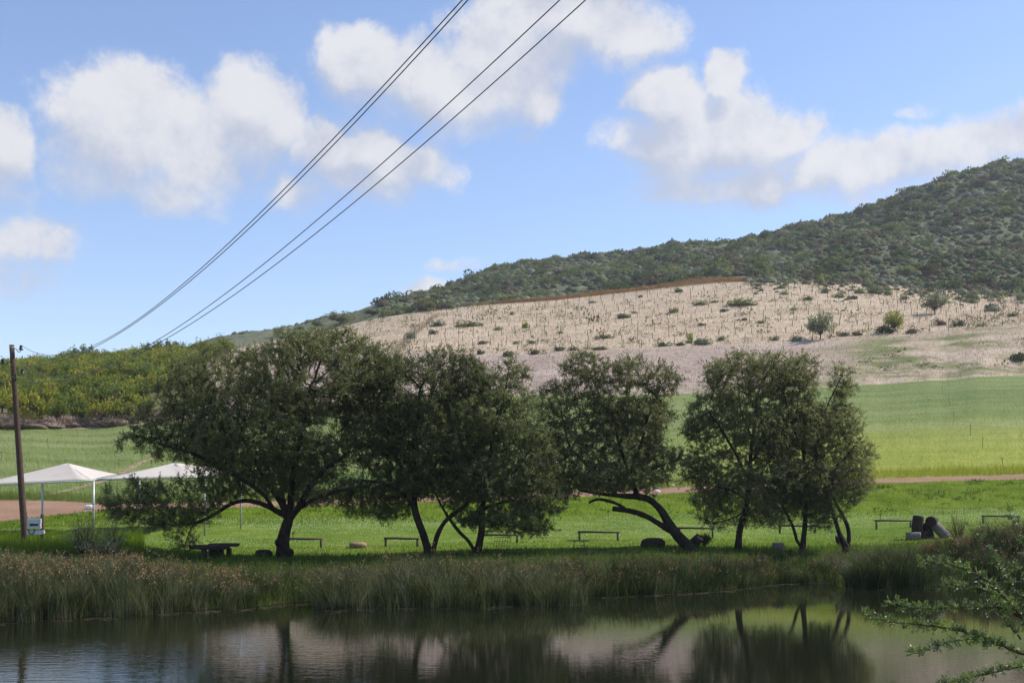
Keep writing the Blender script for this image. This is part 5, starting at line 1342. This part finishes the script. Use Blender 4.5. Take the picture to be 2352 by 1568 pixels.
# ------------------------------------------------------------------ tracks, embankment weeds, scum on the water
def ground_details():
    def ribbon(name, label, pts, width, m, near, seed):
        q = np.array([hit(a, b, near) for a, b in pts]); s = np.concatenate(([0], np.cumsum(np.linalg.norm(np.diff(q[:, :2], axis=0), axis=1)))); n = max(12, int(s[-1] / 1.5)); t = np.linspace(0, s[-1], n)
        c = np.stack([np.interp(t, s, q[:, i]) for i in range(2)], 1)
        for _ in range(4): c[1:-1] = (c[:-2] + 2 * c[1:-1] + c[2:]) / 4
        d = np.gradient(c, axis=0); d = unit(d); nrm = np.stack((-d[:, 1], d[:, 0]), 1); rows = []
        for k in np.linspace(-1, 1, 7):
            w = width / 2 * k * (.75 + .6 * fbm2(t / 5, t * 0 + seed + np.sign(k), seed, 3)); xy = c + nrm * w[:, None]; rows.append(np.concatenate((xy, (gz(xy[:, 0], xy[:, 1]) + .05 - .03 * abs(k))[:, None]), 1))
        v = np.stack(rows, 1); idx = np.arange(n * 7).reshape(n, 7); f = np.stack((idx[:-1, :-1], idx[1:, :-1], idx[1:, 1:], idx[:-1, 1:]), -1).reshape(-1, 4)
        tag(obj(name, mesh_np(name, v, f, MAT[m], smooth=True)), label, kind='structure')
    ribbon('farm_track', 'worn farm track climbing the end of the staked slope', [(905, 812), (925, 790), (950, 762), (980, 738), (1010, 722)], 4.0, 'track', 200, 1)
    ribbon('field_path', 'bare earth path slanting through the green field', [(60, 1143), (150, 1128), (235, 1105), (300, 1075), (350, 1048), (365, 1042)], .9, 'track', 99, 2)
    rng = np.random.default_rng(202); acc = Acc()
    for i in range(150):
        px = rng.uniform(-50, 2400); Ys, _ = bounds(np.array([px])); Y = float(Ys[4][0] + (Ys[5][0] - Ys[4][0]) * rng.uniform(-.15, .95)); X = (px - CX) * Y / F
        if fbm2(np.array(X / 7), np.array(Y / 4), 8) < .42: continue
        r = rng.lognormal(-.75, .4); p, d = bush_points(60, rng, 4, .5); v, f = leaf_tris(p * r * (1.6, 1, .55) + (X, Y, float(gz(X, Y)) - .02), d + rng.normal(size=p.shape) * .5 + (0, 0, .4), r * .4, r * .14, rng); acc.add(v, f)
    tag(obj('embankment_weeds', acc.mesh('embankment_weeds', MAT['bank_grass'])), 'dark weedy tufts on the rough grass embankment', 'weeds', kind='stuff')
    # floating litter along the waterline
    n = 2600; px = rng.uniform(-120, 2480, n); Ys, _ = bounds(px); off = np.where((px > 740) & (px < 1330), 3.6, np.where((px > 1930) & (px < 2160), 4.2, .8)); Y = Ys[1] - off - np.abs(rng.normal(size=n)) * .5 * (vnoise(px / 35, px * 0, 3) > .45); X = (px - CX) * Y / F
    a = rng.uniform(0, 6.28, n); L = rng.uniform(.03, .16, n); d = np.stack((np.cos(a) * L, np.sin(a) * L * .5, a * 0), 1); w = np.stack((-np.sin(a), np.cos(a), a * 0), 1) * rng.uniform(.012, .035, n)[:, None]; c = np.stack((X, Y, X * 0 + .006), 1)
    tag(obj('floating_litter', mesh_np('floating_litter', np.stack((c - d - w, c + d - w * .6, c + d + w, c - d + w * .7), 1), np.arange(4 * n).reshape(n, 4), MAT['debris'])), 'bits of dead reed floating along the waterline', 'litter', kind='stuff')


mat('track', lambda t: (principled(t, ramp(t, t.noise(pos(t), .5, 5, .65), [(.38, (.16, .165, .07)), (.5, (.27, .20, .125)), (.64, (.40, .31, .22))]), .95, .05, t.noise(pos(t), 2, 4), .5, .2), None))
ground_details()


# ------------------------------------------------------------------ haze
def haze():
    m = bpy.data.materials.new('haze'); m.use_nodes = True; t = NT(m.node_tree); out = t.n('ShaderNodeOutputMaterial')
    v = t.n('ShaderNodeVolumePrincipled', {'Color': (.80, .87, .97, 1), 'Density': .00011, 'Anisotropy': .25})
    t.t.links.new(v.outputs[0], out.inputs['Volume'])
    x0, x1, y0, y1, z0, z1 = -4200, 4200, -60, 3700, -40, 290
    vs = [(x, y, z) for z in (z0, z1) for x, y in ((x0, y0), (x1, y0), (x1, y1), (x0, y1))]
    o = MB().add(vs, [(3, 2, 1, 0), (4, 5, 6, 7), (0, 1, 5, 4), (1, 2, 6, 5), (2, 3, 7, 6), (3, 0, 4, 7)]).build('haze', m)
    tag(o, 'thin bluish air haze over the valley', 'haze', kind='stuff')


haze()
